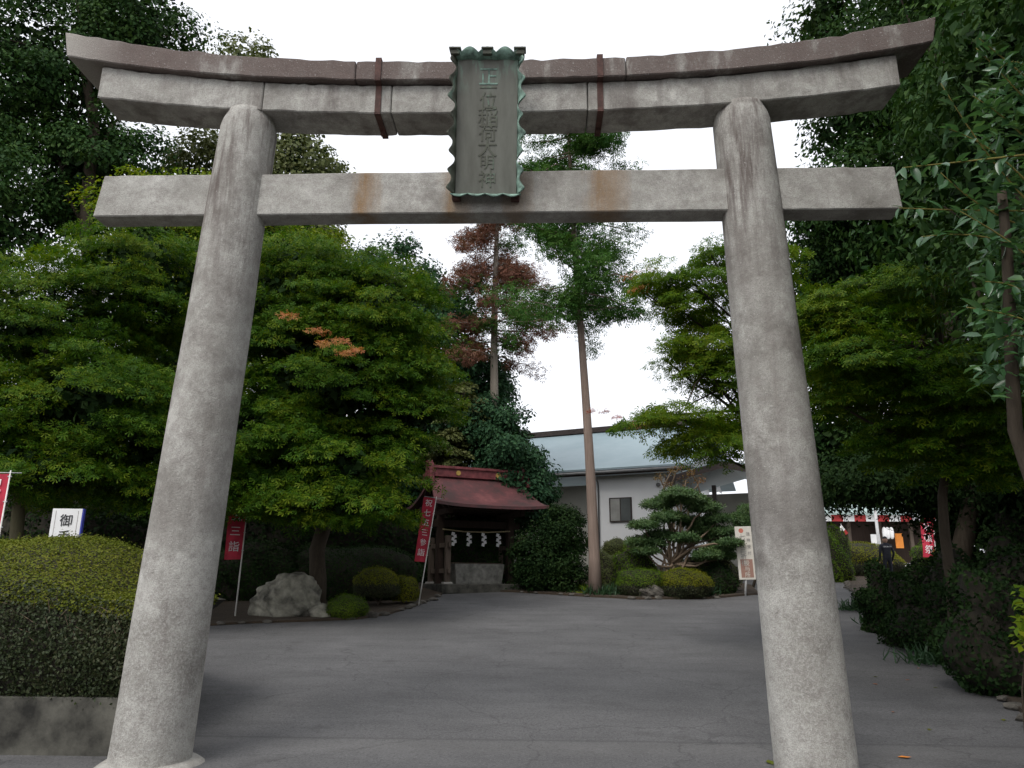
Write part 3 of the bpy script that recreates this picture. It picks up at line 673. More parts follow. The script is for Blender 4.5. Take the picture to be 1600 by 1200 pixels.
def banner(name, label, foot, head, cw, ch, s, yaw, side=-1, drop=.1, csz=.16, seed=0, tall=True):
    """pole from foot to head, cloth hanging on the given side"""
    foot = np.array(foot, float); head = np.array(head, float); t = thing(name, label, 'banner', tuple(foot), 'red festival banners on poles')
    ax = unit(head-foot); ux = np.array([math.cos(yaw), math.sin(yaw), 0]); ux = unit(ux-ax*(ux@ax)); nn = np.cross(ux, ax)
    mb = MB(); mb.tube([foot-ax*.05, foot+ax*.4*np.linalg.norm(head-foot), head], [.019, .016, .011], 8); mb.build('pole', m_pole, t, True)
    arm0 = head-ax*.04
    mb = MB(); mb.tube([arm0-ux*side*.18, arm0+ux*side*cw*1.02], .008, 6); mb.build('cross_arm', m_clip, t, True)
    nu, nv = 10, 26; v = []
    for j in range(nv+1):
        for i in range(nu+1):
            a = i/nu; b = j/nv; wv = .035*math.sin(a*5+b*4+seed)*b+.02*math.sin(b*9+seed)*a
            v.append(arm0+ux*side*(a*cw+.015-.04*b*a)-ax*(drop*.3+b*ch+.02*a*b)+nn*wv)
    f = [(j*(nu+1)+i, j*(nu+1)+i+1, (j+1)*(nu+1)+i+1, (j+1)*(nu+1)+i) for j in range(nv) for i in range(nu)]
    nV = len(v); v += [p-nn*.004 for p in v]; f += [tuple(q+nV for q in reversed(x)) for x in f]
    mb = MB(); mb.add(v, f); cl = mb.build('cloth', m_cloth, t, True)
    rx = ux
    st = ch*.93/len(s)
    for i, chh in enumerate(s):
        b = (i+.55)*st/ch; a = .5; wv = .035*math.sin(a*5+b*4+seed)*b+.02*math.sin(b*9+seed)*a
        o = arm0+ux*side*(a*cw+.015-.04*b*a)-ax*(drop*.3+b*ch)+nn*(wv+.018)
        if nn@np.array([CX-foot[0], CY-foot[1], 0]) < 0: o -= nn*.036
        write(chh, 'printed_character', o, rx, ax, csz, m_paper, t, off=.0)
    for q in range(5):
        mb = MB(); c = arm0-ax*(drop+ch*q/4.6); mb.box(c, (.06, .02, .02), np.array([ux, nn, ax])); mb.build('clip', m_clip, t)
    return t
f0 = gnd(654, 946); d0 = f0[1]
banner('festival_banner', 'red banner with white characters leaning beside the water pavilion', f0, at(682, 776, d0+.1), .34, 1.78, '祝七五三参詣', .05, -1, .06, .21, 1)
f1 = gnd(367, 966); 
banner('festival_banner', 'red banner on white pole partly behind the left gate pillar', f1, at(392, 745, f1[1]+.1), .42, 1.95, '祝七五三詣', .35, -1, .06, .26, 2.5)
f2 = at(-6, 860, 4.6); f2[2] = g(4.6)
banner('festival_banner', 'red banner at the far left edge above the hedge', f2, at(17, 735, 4.6), .42, 1.9, '祝七五三詣', .1, -1, .06, .26, 4)

# sign post on the right
fs = gnd(1164, 931); yS = fs[1]
sp = thing('sign_post', 'cream sign with faded characters and brown box beside the garden', 'sign', tuple(fs))
bl, br_ = at(1157, 906, yS), at(1183, 905, yS); tl, tr_ = at(1145, 823, yS), at(1172, 823, yS)
cw_ = np.linalg.norm(br_-bl); chh = np.linalg.norm(tl-bl); cc = (bl+br_+tl+tr_)/4; uy = unit((tl+tr_)/2-(bl+br_)/2); uy = unit(uy*np.array([.35, 1, 1])); ux = unit(np.array([1, 0, 0])-uy*uy[0]); nn = np.cross(ux, uy); A3 = np.array([ux, -nn, uy])
mb = MB(); mb.box(cc, (cw_, .05, chh), A3); mb.build('panel', m_cream, sp, False, .015)
mb = MB(); bt = cc-uy*chh/2; mb.tube([fs-np.array([0, 0, .1]), bt+uy*.3-nn*-.0+np.array([0, .05, 0])], .035, 8); mb.build('post', m_clip, sp, True)
mb = MB(); mb.box(cc-uy*chh*.29+nn*.026+ux*.01, (cw_*.74, .006, chh*.34), A3); mb.build('brown_box', m_brown_box, sp, False, .002)
mb = MB(); c0 = cc+uy*chh*.42-ux*cw_*.14+nn*.027; mb.add([c0+ux*.075*math.cos(a)+uy*.075*math.sin(a) for a in np.linspace(0, 6.283, 17)[:-1]], [tuple(range(16))]); mb.build('red_seal', m_red_ink, sp)
write('七五三祈祷', 'character', cc+uy*chh*.3-ux*cw_*.12+nn*.026, ux, uy, .2, m_grey_ink, sp, .2)
write('随時受付', 'small_character', cc+uy*chh*.36+ux*cw_*.26+nn*.026, ux, uy, .12, m_grey_ink, sp, .2)
write('授与所', 'white_character', cc-uy*chh*.19+nn*.03+ux*.01, ux, uy, .18, m_cream, sp, .18)

# ------------------------------------------------------------------ water pavilion (temizuya)
AL = R(26); pr = np.array([math.cos(AL), math.sin(AL), 0]); pf = np.array([math.sin(AL), -math.cos(AL), 0]); zu = np.array([0, 0, 1.0]); AX = np.array([pr, -pf, zu])
pc = gnd(738, 924); pc = np.array([pc[0], pc[1]+.9, 0]); gz = g(pc[1]-.6); pc[2] = gz
tz = thing('water_pavilion', 'open timber water pavilion with curved red metal roof', 'pavilion', tuple(pc))
def q3(a, b, c): return pc+pr*a+pf*b+zu*c          # a along the ridge, b towards the front, c up
mb = MB(); mb.box(q3(0, .05, .06), (3.3, 2.6, .3), AX); mb.build('stone_floor', m_conc, tz, False, .03)
HP = 2.3
for a in (-1.3, 1.3):
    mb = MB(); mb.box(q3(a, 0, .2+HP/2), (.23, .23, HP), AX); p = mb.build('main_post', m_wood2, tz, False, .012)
    for b in (-.85, .85):
        mb = MB(); mb.box(q3(a, b, .95), (.17, .17, 1.6), AX); mb.build('brace_post', m_wood, tz, False, .012)
        mb = MB(); mb.box(q3(a, b, .2), (.3, .3, .14), AX); mb.build('foot_stone', m_stone, tz, False, .03)
    for z in (.62, 1.45):
        mb = MB(); mb.box(q3(a, 0, z), (.09, 2.15, .15), AX); mb.build('tie_rail', m_wood, tz, False, .01)
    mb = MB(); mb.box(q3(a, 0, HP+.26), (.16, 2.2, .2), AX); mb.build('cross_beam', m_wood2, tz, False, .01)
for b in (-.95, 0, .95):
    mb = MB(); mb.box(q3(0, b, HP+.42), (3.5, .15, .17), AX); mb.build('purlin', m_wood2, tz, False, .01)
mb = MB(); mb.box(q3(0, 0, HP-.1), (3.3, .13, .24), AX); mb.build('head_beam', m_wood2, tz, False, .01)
EV, RH = 1.62, 1.12    # eave reach, rise of the roof
ze = HP+.42
def roofz(b):
    t = abs(b)/EV; return ze+RH*(1-t)**1.55+.0*t
def roof_shape(thick, name, mat, par, over=0.0):
    v = []; f = []; na, nb = 16, 24
    for i in range(na+1):
        for j in range(nb+1):
            a = (i/na*2-1); b = (j/nb*2-1)*EV; tb = abs(b)/EV; hw = 1.72+.33*tb**1.3
            v.append(q3(a*hw, b, roofz(b)+.10*tb*abs(a)**3))
    n0 = len(v); v += [p-zu*thick for p in v]
    W_ = nb+1
    for i in range(na):
        for j in range(nb):
            q = (i*W_+j, i*W_+j+1, (i+1)*W_+j+1, (i+1)*W_+j); f.append(q); f.append(tuple(x+n0 for x in reversed(q)))
    for i in range(na):
        for j in (0, nb): f.append((i*W_+j, (i+1)*W_+j, (i+1)*W_+j+n0, i*W_+j+n0))
    for j in range(nb):
        for i in (0, na): f.append((i*W_+j, i*W_+j+1, i*W_+j+1+n0, i*W_+j+n0))
    mb = MB(); mb.add(v, f); return mb.build(name, mat, par, False)
rf = roof_shape(.1, 'roof', m_copper, tz)
mb = MB(); zr = roofz(0)
mb.box(q3(0, 0, zr+.08), (3.4, .34, .28), AX); mb.box(q3(0, 0, zr+.25), (3.5, .44, .06), AX); mb.box(q3(0, 0, zr+.3), (3.46, .3, .05), AX); mb.build('ridge', m_redtrim, rf, False, .012)
for s_ in (-1, 1):
    mb = MB()
    mb.box(q3(s_*1.74, 0, zr+.16), (.16, .5, .46), AX); mb.box(q3(s_*1.78, .28, zr-.05), (.15, .3, .26), AX); mb.box(q3(s_*1.78, -.28, zr-.05), (.15, .3, .26), AX)
    mb.box(q3(s_*1.8, .46, zr-.22), (.13, .2, .2), AX); mb.box(q3(s_*1.8, -.46, zr-.22), (.13, .2, .2), AX); mb.box(q3(s_*1.76, 0, zr+.42), (.18, .3, .12), AX)
    mb.build('ridge_end_tile', m_redtrim, rf, False, .03)
for a in (-.75, .75):
    mb = MB(); c0 = q3(a, .172, zr+.09); mb.tube([c0, c0+pf*.025], .085, 16); mb.build('gold_crest', m_gold, rf, False)
for i in range(19):
    a = -1.7+3.4*i/18
    for s_ in (-1, 1):
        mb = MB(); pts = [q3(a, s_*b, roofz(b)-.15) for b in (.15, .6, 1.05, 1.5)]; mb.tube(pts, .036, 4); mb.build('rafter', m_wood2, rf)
mb = MB(); mb.tube([q3(-1.25, .12, HP-.3), q3(-.5, .13, HP-.36), q3(.4, .13, HP-.36), q3(1.25, .12, HP-.3)], .022, 6); tag(mb.build('straw_rope', m_rope, None, True), 'thin straw rope strung under the pavilion beam', 'rope')
for i, a in enumerate((-.85, -.3, .25, .8)):
    mb = MB(); z0 = HP-.37; 
    for k_ in range(5):
        x0 = a+(.05 if k_ % 2 else -.02); zq = z0-.085*k_
        c = q3(x0, .13+.004*k_, zq-.075); mb.box(c, (.11, .004, .11), np.array([unit(pr+zu*(.25 if k_ % 2 else -.25)), -pf, unit(zu-pr*(.25 if k_ % 2 else -.25))]))
    o = mb.build('paper_streamer', m_paper)
    tag(o, ['leftmost white zigzag paper streamer under the pavilion beam', 'second white zigzag paper streamer from the left in the pavilion', 'third white zigzag paper streamer from the left in the pavilion', 'rightmost white zigzag paper streamer under the pavilion beam'][i], 'streamer', 'paper streamers in the pavilion')
bs = thing('water_basin', 'grey stone purification water basin inside the pavilion', 'basin', tuple(q3(0, 0, .2)))
mb = MB(); 
for (s0, s1, z0, z1) in ((.82, .9, .21, .86),):
    v = [q3(x*s0, y*.42, z0) for x, y in ((-1, -1), (1, -1), (1, 1), (-1, 1))]+[q3(x*s1, y*.48, z1) for x, y in ((-1, -1), (1, -1), (1, 1), (-1, 1))]+[q3(x*(s1-.1), y*.38, z1) for x, y in ((-1, -1), (1, -1), (1, 1), (-1, 1))]+[q3(x*(s0-.1), y*.34, z1-.15) for x, y in ((-1, -1), (1, -1), (1, 1), (-1, 1))]
    f = [(0, 1, 2, 3), (12, 13, 14, 15)]+[(k*4+i, k*4+(i+1) % 4, k*4+4+(i+1) % 4, k*4+4+i) for k in range(3) for i in range(4)]
    mb.add(v, f)
mb.build('bowl', m_basin, bs, False, .015)
mb = MB(); 
for b in (-.2, .0, .2): mb.tube([q3(-.95, b, .885), q3(.95, b, .885)], .022, 6)
mb.build('bamboo_rail', m_wood, bs, True)

# ------------------------------------------------------------------ white hall behind the garden
BA = R(-24); br = np.array([math.cos(BA), math.sin(BA), 0]); bfn = np.array([math.sin(BA), -math.cos(BA), 0]); BX = np.array([br, -bfn, zu])
YH = 23.5
bc = at(1062, 890, YH); bc[2] = g(24)-.1         # near corner (front right) of the hall
hall = thing('white_hall', 'white plastered hall with blue-grey metal roof behind the garden', 'building', tuple(bc))
def h3(a, b, c): return bc+br*a-bfn*b+zu*c           # a along the front (negative = left), b depth, c up
zeave = at(1045, 728, YH)[2]-bc[2]; Hs = zeave-.25

Lw = 3.45
mb = MB(); mb.box(h3(-Lw/2, 3.5, Hs/2), (Lw, 7, Hs), BX); mb.build('wall', m_wall, hall)
mb = MB(); mb.box(h3(-Lw-4, 4.5, Hs/2-.1), (8, 6.4, Hs-.2), BX); mb.build('wing_wall', m_wallc, hall)
# main roof: slope rising away from the front eave
v = []; ov = .6; Lr0, Lr1 = -13.0, .9; depth = 4.4; rise = 2.6
def slab(name, pts, th, mat, par):
    up_ = np.array(pts); lo = up_-zu*th; n = len(pts); mb = MB(); mb.add(list(up_)+list(lo), [tuple(range(n)), tuple(reversed(range(n, 2*n)))]+[(i, (i+1) % n, n+(i+1) % n, n+i) for i in range(n)]); return mb.build(name, mat, par)
hr = slab('roof', [h3(Lr0, -ov, zeave), h3(Lr1, -ov, zeave), h3(Lr1, depth, zeave+rise), h3(Lr0, depth, zeave+rise)], .08, m_roof, hall)
slab('roof_back', [h3(Lr0, depth+.01, zeave+rise), h3(Lr1, depth+.01, zeave+rise), h3(Lr1, 2*depth+ov, zeave), h3(Lr0, 2*depth+ov, zeave)], .08, m_roof, hall)
mb = MB(); mb.box(h3((Lr0+Lr1)/2, depth, zeave+rise+.1), (Lr1-Lr0+.1, .4, .26), BX); mb.build('ridge_cap', m_dark, hr)
mb = MB(); mb.box(h3((Lr0+Lr1)/2, -ov+.03, zeave-.19), (Lr1-Lr0, .07, .2), BX); mb.build('fascia', m_dark, hr)
mb = MB(); mb.box(h3((Lr0+Lr1)/2, -ov/2+.05, zeave-.12), (Lr1-Lr0-.1, ov-.1, .04), BX); mb.build('soffit', m_dark, hr)
mb = MB(); mb.tube([h3(Lr0, -ov-.06, zeave-.2), h3(Lr1, -ov-.06, zeave-.17)], .06, 8); mb.build('gutter', m_gutter, hr, True)
slab('gable', [h3(Lr1-.6, 0, zeave-.25), h3(Lr1-.6, depth, zeave+rise-.15), h3(Lr1-.6, 2*depth, zeave-.25)], .01, m_wall, hall)
# window with two panes
wz_ = at(975, 797, YH+1.1)[2]-bc[2]; wc = h3(-Lw+1.08, -.0, wz_); wnd = MB(); wnd.box(wc+bfn*.02, (.98, .1, 1.02), BX); wo = wnd.build('window', m_dark, hall)
for s_, mm in ((-1, m_curtain), (1, m_glass)):
    mb = MB(); mb.box(wc+br*s_*.228+bfn*.065, (.41, .02, .92), BX); mb.build('pane', mm, wo)
mb = MB(); mb.tube([h3(-Lw+.12, -ov-.02, zeave-.24), h3(-Lw+.12, -.09, zeave-.55), h3(-Lw+.12, -.09, .1)], .035, 8); mb.build('downpipe', m_gutter, hall, True)
mb = MB(); mb.box(h3(-Lw/2, -.012, .3), (Lw-.02, .03, .6), BX); mb.build('plinth', m_conc, hall)
# wall lamp and low rail
mb = MB(); mb.tube([h3(-.7, -.02, Hs-.5), h3(-.7, -.14, Hs-.5)], .08, 10); mb.build('wall_lamp', m_gutter, hall, True)
rl = thing('low_rail', 'low dark rail on the ground before the white hall window', 'rail', tuple(h3(-2.7, -1.0, 0)))
mb = MB(); mb.box(h3(-2.7, -1.0, .86), (1.3, .06, .06), BX)
for a in (-3.3, -2.9, -2.1): mb.box(h3(a, -1.0, .43), (.05, .05, .82), BX)
mb.build('frame', m_dark, rl)
# entrance porch at the right end
for (a, b) in ((1.5, .3), (4.0, .3), (4.0, 3.0)):
    mb = MB(); mb.box(h3(a, b, Hs/2-.3), (.16, .16, Hs-.6), BX); mb.build('porch_post', m_dark, hall)
zp = zeave-.55
pr1 = slab('porch_roof', [h3(-.2, -.8, zp), h3(2.1, -.9, zp+.55), h3(2.1, 4.6, zp+.55), h3(-.2, 4.6, zp)], .1, m_roof, hall)
slab('porch_roof', [h3(2.11, -.9, zp+.55), h3(4.7, -.8, zp-.05), h3(4.7, 4.6, zp-.05), h3(2.11, 4.6, zp+.55)], .1, m_roof, hall)
slab('barge_board', [h3(-.2, -.85, zp-.02), h3(2.1, -.95, zp+.5), h3(4.7, -.85, zp-.1), h3(4.7, -.83, zp-.32), h3(2.1, -.93, zp+.25), h3(-.2, -.83, zp-.24)], .04, m_dark, hall)
mb = MB(); mb.box(h3(2.2, 3.6, Hs/2-.3), (3.6, .1, Hs-.6), BX); mb.build('porch_wall', m_wallc, hall)

# ------------------------------------------------------------------ distant shrine hall on the right, seen under the trees
Y2 = 44.0; sc0 = at(1345, 880, Y2); sc0[2] = 2.6
sh = thing('shrine_hall', 'distant dark timber shrine hall with red and white bunting', 'building', (sc0[0], Y2, 2.6))
mb = MB(); mb.box((sc0[0]+.6, Y2+3, 2.6+1.7), (11, 5, 3.4)); mb.build('wall', m_wood2, sh)
mb = MB(); zr0 = 2.6+3.4; 
slab('roof', [np.array([sc0[0]-6, Y2-1.2, zr0]), np.array([sc0[0]+7.2, Y2-1.2, zr0]), np.array([sc0[0]+5.2, Y2+3, zr0+2.4]), np.array([sc0[0]-4, Y2+3, zr0+2.4])], .15, plain('green_copper', (0.3, 0.38, 0.36), .6, .2, 2), sh)
for i in range(14):
    mb = MB(); x = sc0[0]-4.6+i*.75; mb.box((x, Y2-.9, zr0-.3), (.74, .03, .5)); mb.build('bunting_strip', m_red if i % 2 == 0 else m_paper, sh)
for x in np.linspace(-4.6, 5.6, 6):
    mb = MB(); mb.box((sc0[0]+x, Y2+.1, 2.6+1.6), (.22, .22, 3.2)); mb.build('post', m_wood, sh)
for i, px in enumerate((1382, 1387, 1393)):
    p = at(px, 832, Y2-.6); mb = MB(); mb.tube([p-zu*.42, p-zu*.3, p, p+zu*.25, p+zu*.35], [.06, .13, .15, .12, .05], 10); tag(mb.build('paper_lantern', m_paper, None, True), ['left white paper lantern under the distant shrine eave', 'middle white paper lantern under the distant shrine eave', 'right white paper lantern under the distant shrine eave'][i], 'lantern', 'paper lanterns at the shrine')
p = at(1405, 845, Y2-.3); mb = MB(); mb.box(p, (.5, .06, .95)); mb.box(p+np.array([0, -.04, .2]), (.36, .02, .3)); tag(mb.build('orange_notice', m_orange), 'small orange notice board on the distant shrine front', 'sign')
p = at(1368, 842, Y2-.3); mb = MB(); mb.box(p, (.6, .06, .6)); mb.box(p-zu*.7, (.08, .05, .9)); tag(mb.build('white_notice', m_white), 'small white notice board on the distant shrine front', 'sign')
p = at(1377, 880, 40); p[2] = 2.6; mb = MB(); mb.tube([p, p+zu*3.3], .09, 8); mb.box(p+zu*.1, (.3, .3, .2)); tag(mb.build('grey_post', m_clip, None, True), 'slim grey post before the distant shrine hall', 'post')
p = at(1318, 885, 30); p[2] = g(30); fl = thing('flag_pole', 'white pole with small red and white flag above the far hedge', 'flag', tuple(p)); tp = at(1313, 818, 30)
mb = MB(); mb.tube([p, tp], .03, 6); mb.build('pole', m_pole, fl, True)
mb = MB(); mb.add([tp, tp+np.array([.22, 0, -.3]), tp+np.array([.14, 0, -.42]), tp+np.array([.0, 0, -.12])], [(0, 1, 2, 3)]); mb.add([tp+np.array([0, .02, 0]), tp+np.array([.22, .02, -.3]), tp+np.array([.14, .02, -.42]), tp+np.array([0, .02, -.12])], [(3, 2, 1, 0)]); mb.build('white_cloth', m_paper, fl)
mb = MB(); mb.add([tp+np.array([.2, -.01, -.28]), tp+np.array([.34, -.01, -.46]), tp+np.array([.2, -.01, -.55]), tp+np.array([.1, -.01, -.4])], [(0, 1, 2, 3)]); mb.build('red_cloth', m_red, fl)
fb = at(1463, 885, 30); fb[2] = g(30)
banner('festival_banner', 'distant red banner on a pole under the trees at right', fb, at(1458, 812, 30), .62, 1.75, '祈願祭', .0, -1, .06, .42, 1)

# person on the road, seen from behind
pf0 = gnd(1389, 899); pf0 = at(1389, 896, 22.0); pf0[2] = g(22.0)
ps = thing('person', 'person in dark navy uniform with white lettering walking away up the road', 'person', tuple(pf0))
def person():
    me = bpy.data.meshes.new('body'); J = dict(pel=(0, 0, .95), wst=(0, 0, 1.12), ch=(0, .01, 1.33), nk=(0, .0, 1.48), hd=(0, -.02, 1.56),
        hl=(-.1, 0, .9), kl=(-.11, -.04, .5), al=(-.11, .03, .09), tl=(-.12, -.1, .04), hr=(.1, 0, .9), kr=(.12, -.03, .5), ar=(.13, .09, .1), tr=(.14, -.03, .04),
        sl=(-.19, .0, 1.41), el=(-.26, .03, 1.13), wl=(-.24, -.09, .9), fl=(-.23, -.12, .82), sr=(.19, 0, 1.41), er=(.26, .03, 1.13), wr=(.24, -.09, .9), fr=(.23, -.12, .82))
    rad = dict(pel=.16, wst=.145, ch=.165, nk=.06, hd=.06, hl=.095, kl=.065, al=.05, tl=.045, hr=.095, kr=.065, ar=.05, tr=.045, sl=.075, el=.055, wl=.04, fl=.035, sr=.075, er=.055, wr=.04, fr=.035)
    ks = list(J); E_ = [('pel', 'wst'), ('wst', 'ch'), ('ch', 'nk'), ('nk', 'hd'), ('pel', 'hl'), ('hl', 'kl'), ('kl', 'al'), ('al', 'tl'), ('pel', 'hr'), ('hr', 'kr'), ('kr', 'ar'), ('ar', 'tr'), ('ch', 'sl'), ('sl', 'el'), ('el', 'wl'), ('wl', 'fl'), ('ch', 'sr'), ('sr', 'er'), ('er', 'wr'), ('wr', 'fr')]
    me.from_pydata([tuple(np.array(J[k])*np.array([1, -1, 1])) for k in ks], [(ks.index(a), ks.index(b)) for a, b in E_], [])
    o = bpy.data.objects.new('body', me); C.objects.link(o); o.modifiers.new('s', 'SKIN')
    for i, k in enumerate(ks): me.skin_vertices[0].data[i].radius = (rad[k], rad[k]*.8)
    me.skin_vertices[0].data[0].use_root = True
    sb = o.modifiers.new('d', 'SUBSURF'); sb.levels = 2; bpy.context.view_layer.update()
    m2 = bpy.data.meshes.new_from_object(o.evaluated_get(bpy.context.evaluated_depsgraph_get())); bpy.data.objects.remove(o)
    m2.materials.clear(); m2.materials.append(m_uniform); b = bpy.data.objects.new('body', m2); C.objects.link(b); b.parent = ps
    b.data.polygons.foreach_set('use_smooth', np.ones(len(m2.polygons), bool))
    mb = MB(); v = []; f = []
    for i in range(11):
        th = math.pi*i/10
        for j in range(14):
            a = 2*math.pi*j/14; r = math.sin(th); v.append(pf0+np.array([.082*r*math.cos(a), .1*r*math.sin(a), 1.62+.125*math.cos(th)]))
    f = [(i*14+j, i*14+(j+1) % 14, (i+1)*14+(j+1) % 14, (i+1)*14+j) for i in range(10) for j in range(14)]
    mb.add(v, f)
    for s_ in (-1, 1): mb.box(pf0+np.array([s_*.085, .01, 1.61]), (.02, .04, .06))
    mb.box(pf0+np.array([0, .105, 1.6]), (.025, .03, .04))
    mb.build('head', m_skin, ps, True)
    mb = MB(); mb.add([p+(p-(pf0+zu*1.62))*.1 for p in v if p[2]-pf0[2] > 1.6], [(i*14+j, i*14+(j+1) % 14, (i+1)*14+(j+1) % 14, (i+1)*14+j) for i in range(4) for j in range(14)]); mb.build('cap', m_hair, ps, True)
    for i, ch in enumerate('SECURITY'): write(ch, 'back_lettering', pf0+np.array([-.135+i*.039, -.142, 1.36]), (1, 0, 0), (0, 0, 1), .07, m_paper, ps, off=.0)
    for s_ in (-1, 1):
        for q in range(5):
            mb = MB(); a = pf0+np.array([s_*.23+(q-2)*.012, .11+.006*q, .8]); e = np.array([(q-2)*.006, .02, -.07-.01*(2-abs(q-2))]) if q != 0 else np.array([-s_*.03, .03, -.03])
            mb.tube([a, a+e*.6, a+e], [.009, .008, .006], 6); mb.build('finger', m_skin, ps, True)
person()

# ------------------------------------------------------------------ rocks and shrubs of the left bed
rp = gnd(443, 968)
big = rock('garden_boulder', (rp[0], rp[1]+.5, g(rp[1])+.28), (.98, .6, .78), m_rock, None, 21, 5, .5, -.4); tag(big, 'large pale angular boulder at the road edge beside the banner pole', 'rock')
p = gnd(496, 968); tag(rock('small_boulder', (p[0], p[1]+.25, g(p[1])+.1), (.34, .3, .3), m_rock, None, 22, 4, .4), 'small pale rock leaning against the large boulder', 'rock')
p = gnd(582, 966); tag(rock('small_stone', (p[0], p[1]+.1, g(p[1])+.05), (.14, .1, .14), m_rock2, None, 23, 3, .4), 'small brown stone between the round shrub and the road', 'rock')
def shrub_px(name, label, px0, px1, pyt, pyb, Y=None, dep=1.0, **kw):
    p = gnd((px0+px1)/2, pyb) if Y is None else np.array([xat((px0+px1)/2, pyb, Y), Y, g(Y)])
    yy = p[1]+ (0.0 if Y is not None else .35)
    rx = (xat(px1, pyb, yy)-xat(px0, pyb, yy))/2; zt = at((px0+px1)/2, pyt, yy)[2]; zb_ = at((px0+px1)/2, pyb, yy)[2] if kw.pop('floating', False) else g(yy)
    bt = kw.get('bottom', -.25); rz = (zt-zb_)/(1-bt); cz = zt-rz
    return shrub(name, label, (xat((px0+px1)/2, (pyt+pyb)/2, yy), yy, cz), (rx, rx*dep, rz), **kw)
shrub_px('round_shrub', 'small round clipped bright green shrub right of the boulder', 512, 573, 929, 969, leafmat=L_ball, nleaf=9000, size=.03, core=m_coreg, bottom=-.7)
yq = gnd(600, 955)[1]+.9
shrub_px('mushroom_shrub', 'mushroom shaped golden azalea behind the round shrub', 553, 625, 887, 932, Y=yq, leafmat=L_moss, nleaf=14000, size=.032, floating=True, bottom=-.55, side=(.15, L_hedge_d), stem=[(xat(590, 955, yq), yq, g(yq)), (xat(600, 955, yq), yq+.1, g(yq))])
shrub_px('small_azalea', 'small golden azalea lobe beside the banner foot', 612, 654, 900, 938, Y=yq+.5, leafmat=L_moss, nleaf=7000, size=.032, floating=True, bottom=-.6, stem=[(xat(632, 950, yq+.5), yq+.5, g(yq+.5))])
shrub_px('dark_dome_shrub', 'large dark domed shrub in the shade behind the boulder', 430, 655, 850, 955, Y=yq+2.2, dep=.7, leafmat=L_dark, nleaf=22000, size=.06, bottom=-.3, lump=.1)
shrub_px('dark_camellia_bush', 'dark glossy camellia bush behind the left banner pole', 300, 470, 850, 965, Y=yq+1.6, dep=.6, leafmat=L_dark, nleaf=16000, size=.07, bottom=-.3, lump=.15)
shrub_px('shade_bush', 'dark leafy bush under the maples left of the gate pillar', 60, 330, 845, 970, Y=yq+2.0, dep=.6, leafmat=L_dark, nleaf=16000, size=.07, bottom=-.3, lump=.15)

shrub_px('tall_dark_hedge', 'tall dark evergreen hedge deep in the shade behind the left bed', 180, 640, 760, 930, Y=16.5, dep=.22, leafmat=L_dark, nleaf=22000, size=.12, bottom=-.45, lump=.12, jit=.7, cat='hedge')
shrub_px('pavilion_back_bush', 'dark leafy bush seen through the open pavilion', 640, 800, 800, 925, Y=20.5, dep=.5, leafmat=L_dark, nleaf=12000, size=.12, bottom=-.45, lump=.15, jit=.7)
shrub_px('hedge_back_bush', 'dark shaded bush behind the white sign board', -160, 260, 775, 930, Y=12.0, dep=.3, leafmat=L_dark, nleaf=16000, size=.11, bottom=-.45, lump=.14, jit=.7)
# ------------------------------------------------------------------ garden before the hall
ygd = gnd(1000, 936)[1]
def gshrub(name, label, a, b, t_, bt_, dy, mat, n=9000, sz=.04, **kw): return shrub_px(name, label, a, b, t_, bt_, Y=ygd+dy, leafmat=mat, nleaf=n, size=sz, **kw)
gshrub('clipped_azalea', 'left of two flat clipped azaleas at the garden edge', 963, 1042, 889, 934, .9, L_ball, 13000, .035, bottom=-.8, power=2.6, side=(-.05, L_hedge_d), floating=True)
gshrub('clipped_azalea', 'right of two flat clipped azaleas at the garden edge, bigger and nearer', 1028, 1110, 889, 935, .6, L_moss, 15000, .035, bottom=-.8, power=2.6, side=(-.05, L_hedge_d), floating=True)
p = gnd(1018, 935); tag(rock('garden_rock', (p[0], p[1]+.1, g(p[1])+.15), (.42, .3, .3), m_rock2, None, 31, 4, .4), 'brownish rock between the two clipped azaleas', 'rock')
gshrub('bright_shrub', 'loose bright green shrub left of the cloud pine', 955, 1025, 853, 900, 2.4, L_ball, 9000, .05, lump=.14, bottom=-.6, jit=.7)
gshrub('brown_dome_shrub', 'round brownish green shrub under the hall window', 942, 983, 842, 866, 3.6, L_olive, 6000, .04, bottom=-.5, floating=True)
gshrub('olive_shrub', 'olive shrub beside the tall cedar trunk', 928, 972, 862, 900, 2.6, L_olive, 7000, .05, lump=.12, bottom=-.6)
gshrub('garden_back_shrub', 'dark olive shrub behind the cloud pine', 1060, 1150, 862, 925, 2.4, L_olive, 12000, .05, lump=.15, bottom=-.5, jit=.7)
gshrub('low_sign_shrub', 'dark low shrub left of the cream sign', 1095, 1150, 880, 932, 1.6, L_dark, 8000, .05, lump=.15, bottom=-.5, jit=.7)
def clump(name, label, px, py, n, L, mat, spread=.25):
    p = gnd(px, py); P = np.tile(p+np.array([0, .15, .02]), (n, 1))+rng.normal(0, 1, (n, 3))*[spread, spread*.6, 0]; N = np.tile([0, 0, 1.0], (n, 1))+rng.normal(0, .7, (n, 3)); d = rng.normal(0, .7, (n, 3)); d[:, 2] = abs(d[:, 2])+.5
    N = np.cross(d, rng.normal(0, 1, (n, 3))); o = thing(name, label, 'plant', tuple(p)); leaf_obj('blades', P, N, L, BLADE, mat, o, .1, d); return o
clump('low_fern', 'dark fern clump at the foot of the cedar', 945, 932, 240, .36, L_fern, .3)
clump('low_fern', 'yellow-green grassy plant right at the cedar foot', 928, 930, 200, .36, L_maple_y, .15)
clump('low_fern', 'dark grass tuft at the right end of the clipped azaleas', 1104, 934, 150, .35, L_fern, .15)
clump('low_fern', 'strappy dark plant along the shaded right path edge', 1352, 955, 260, .32, L_fern, .3)
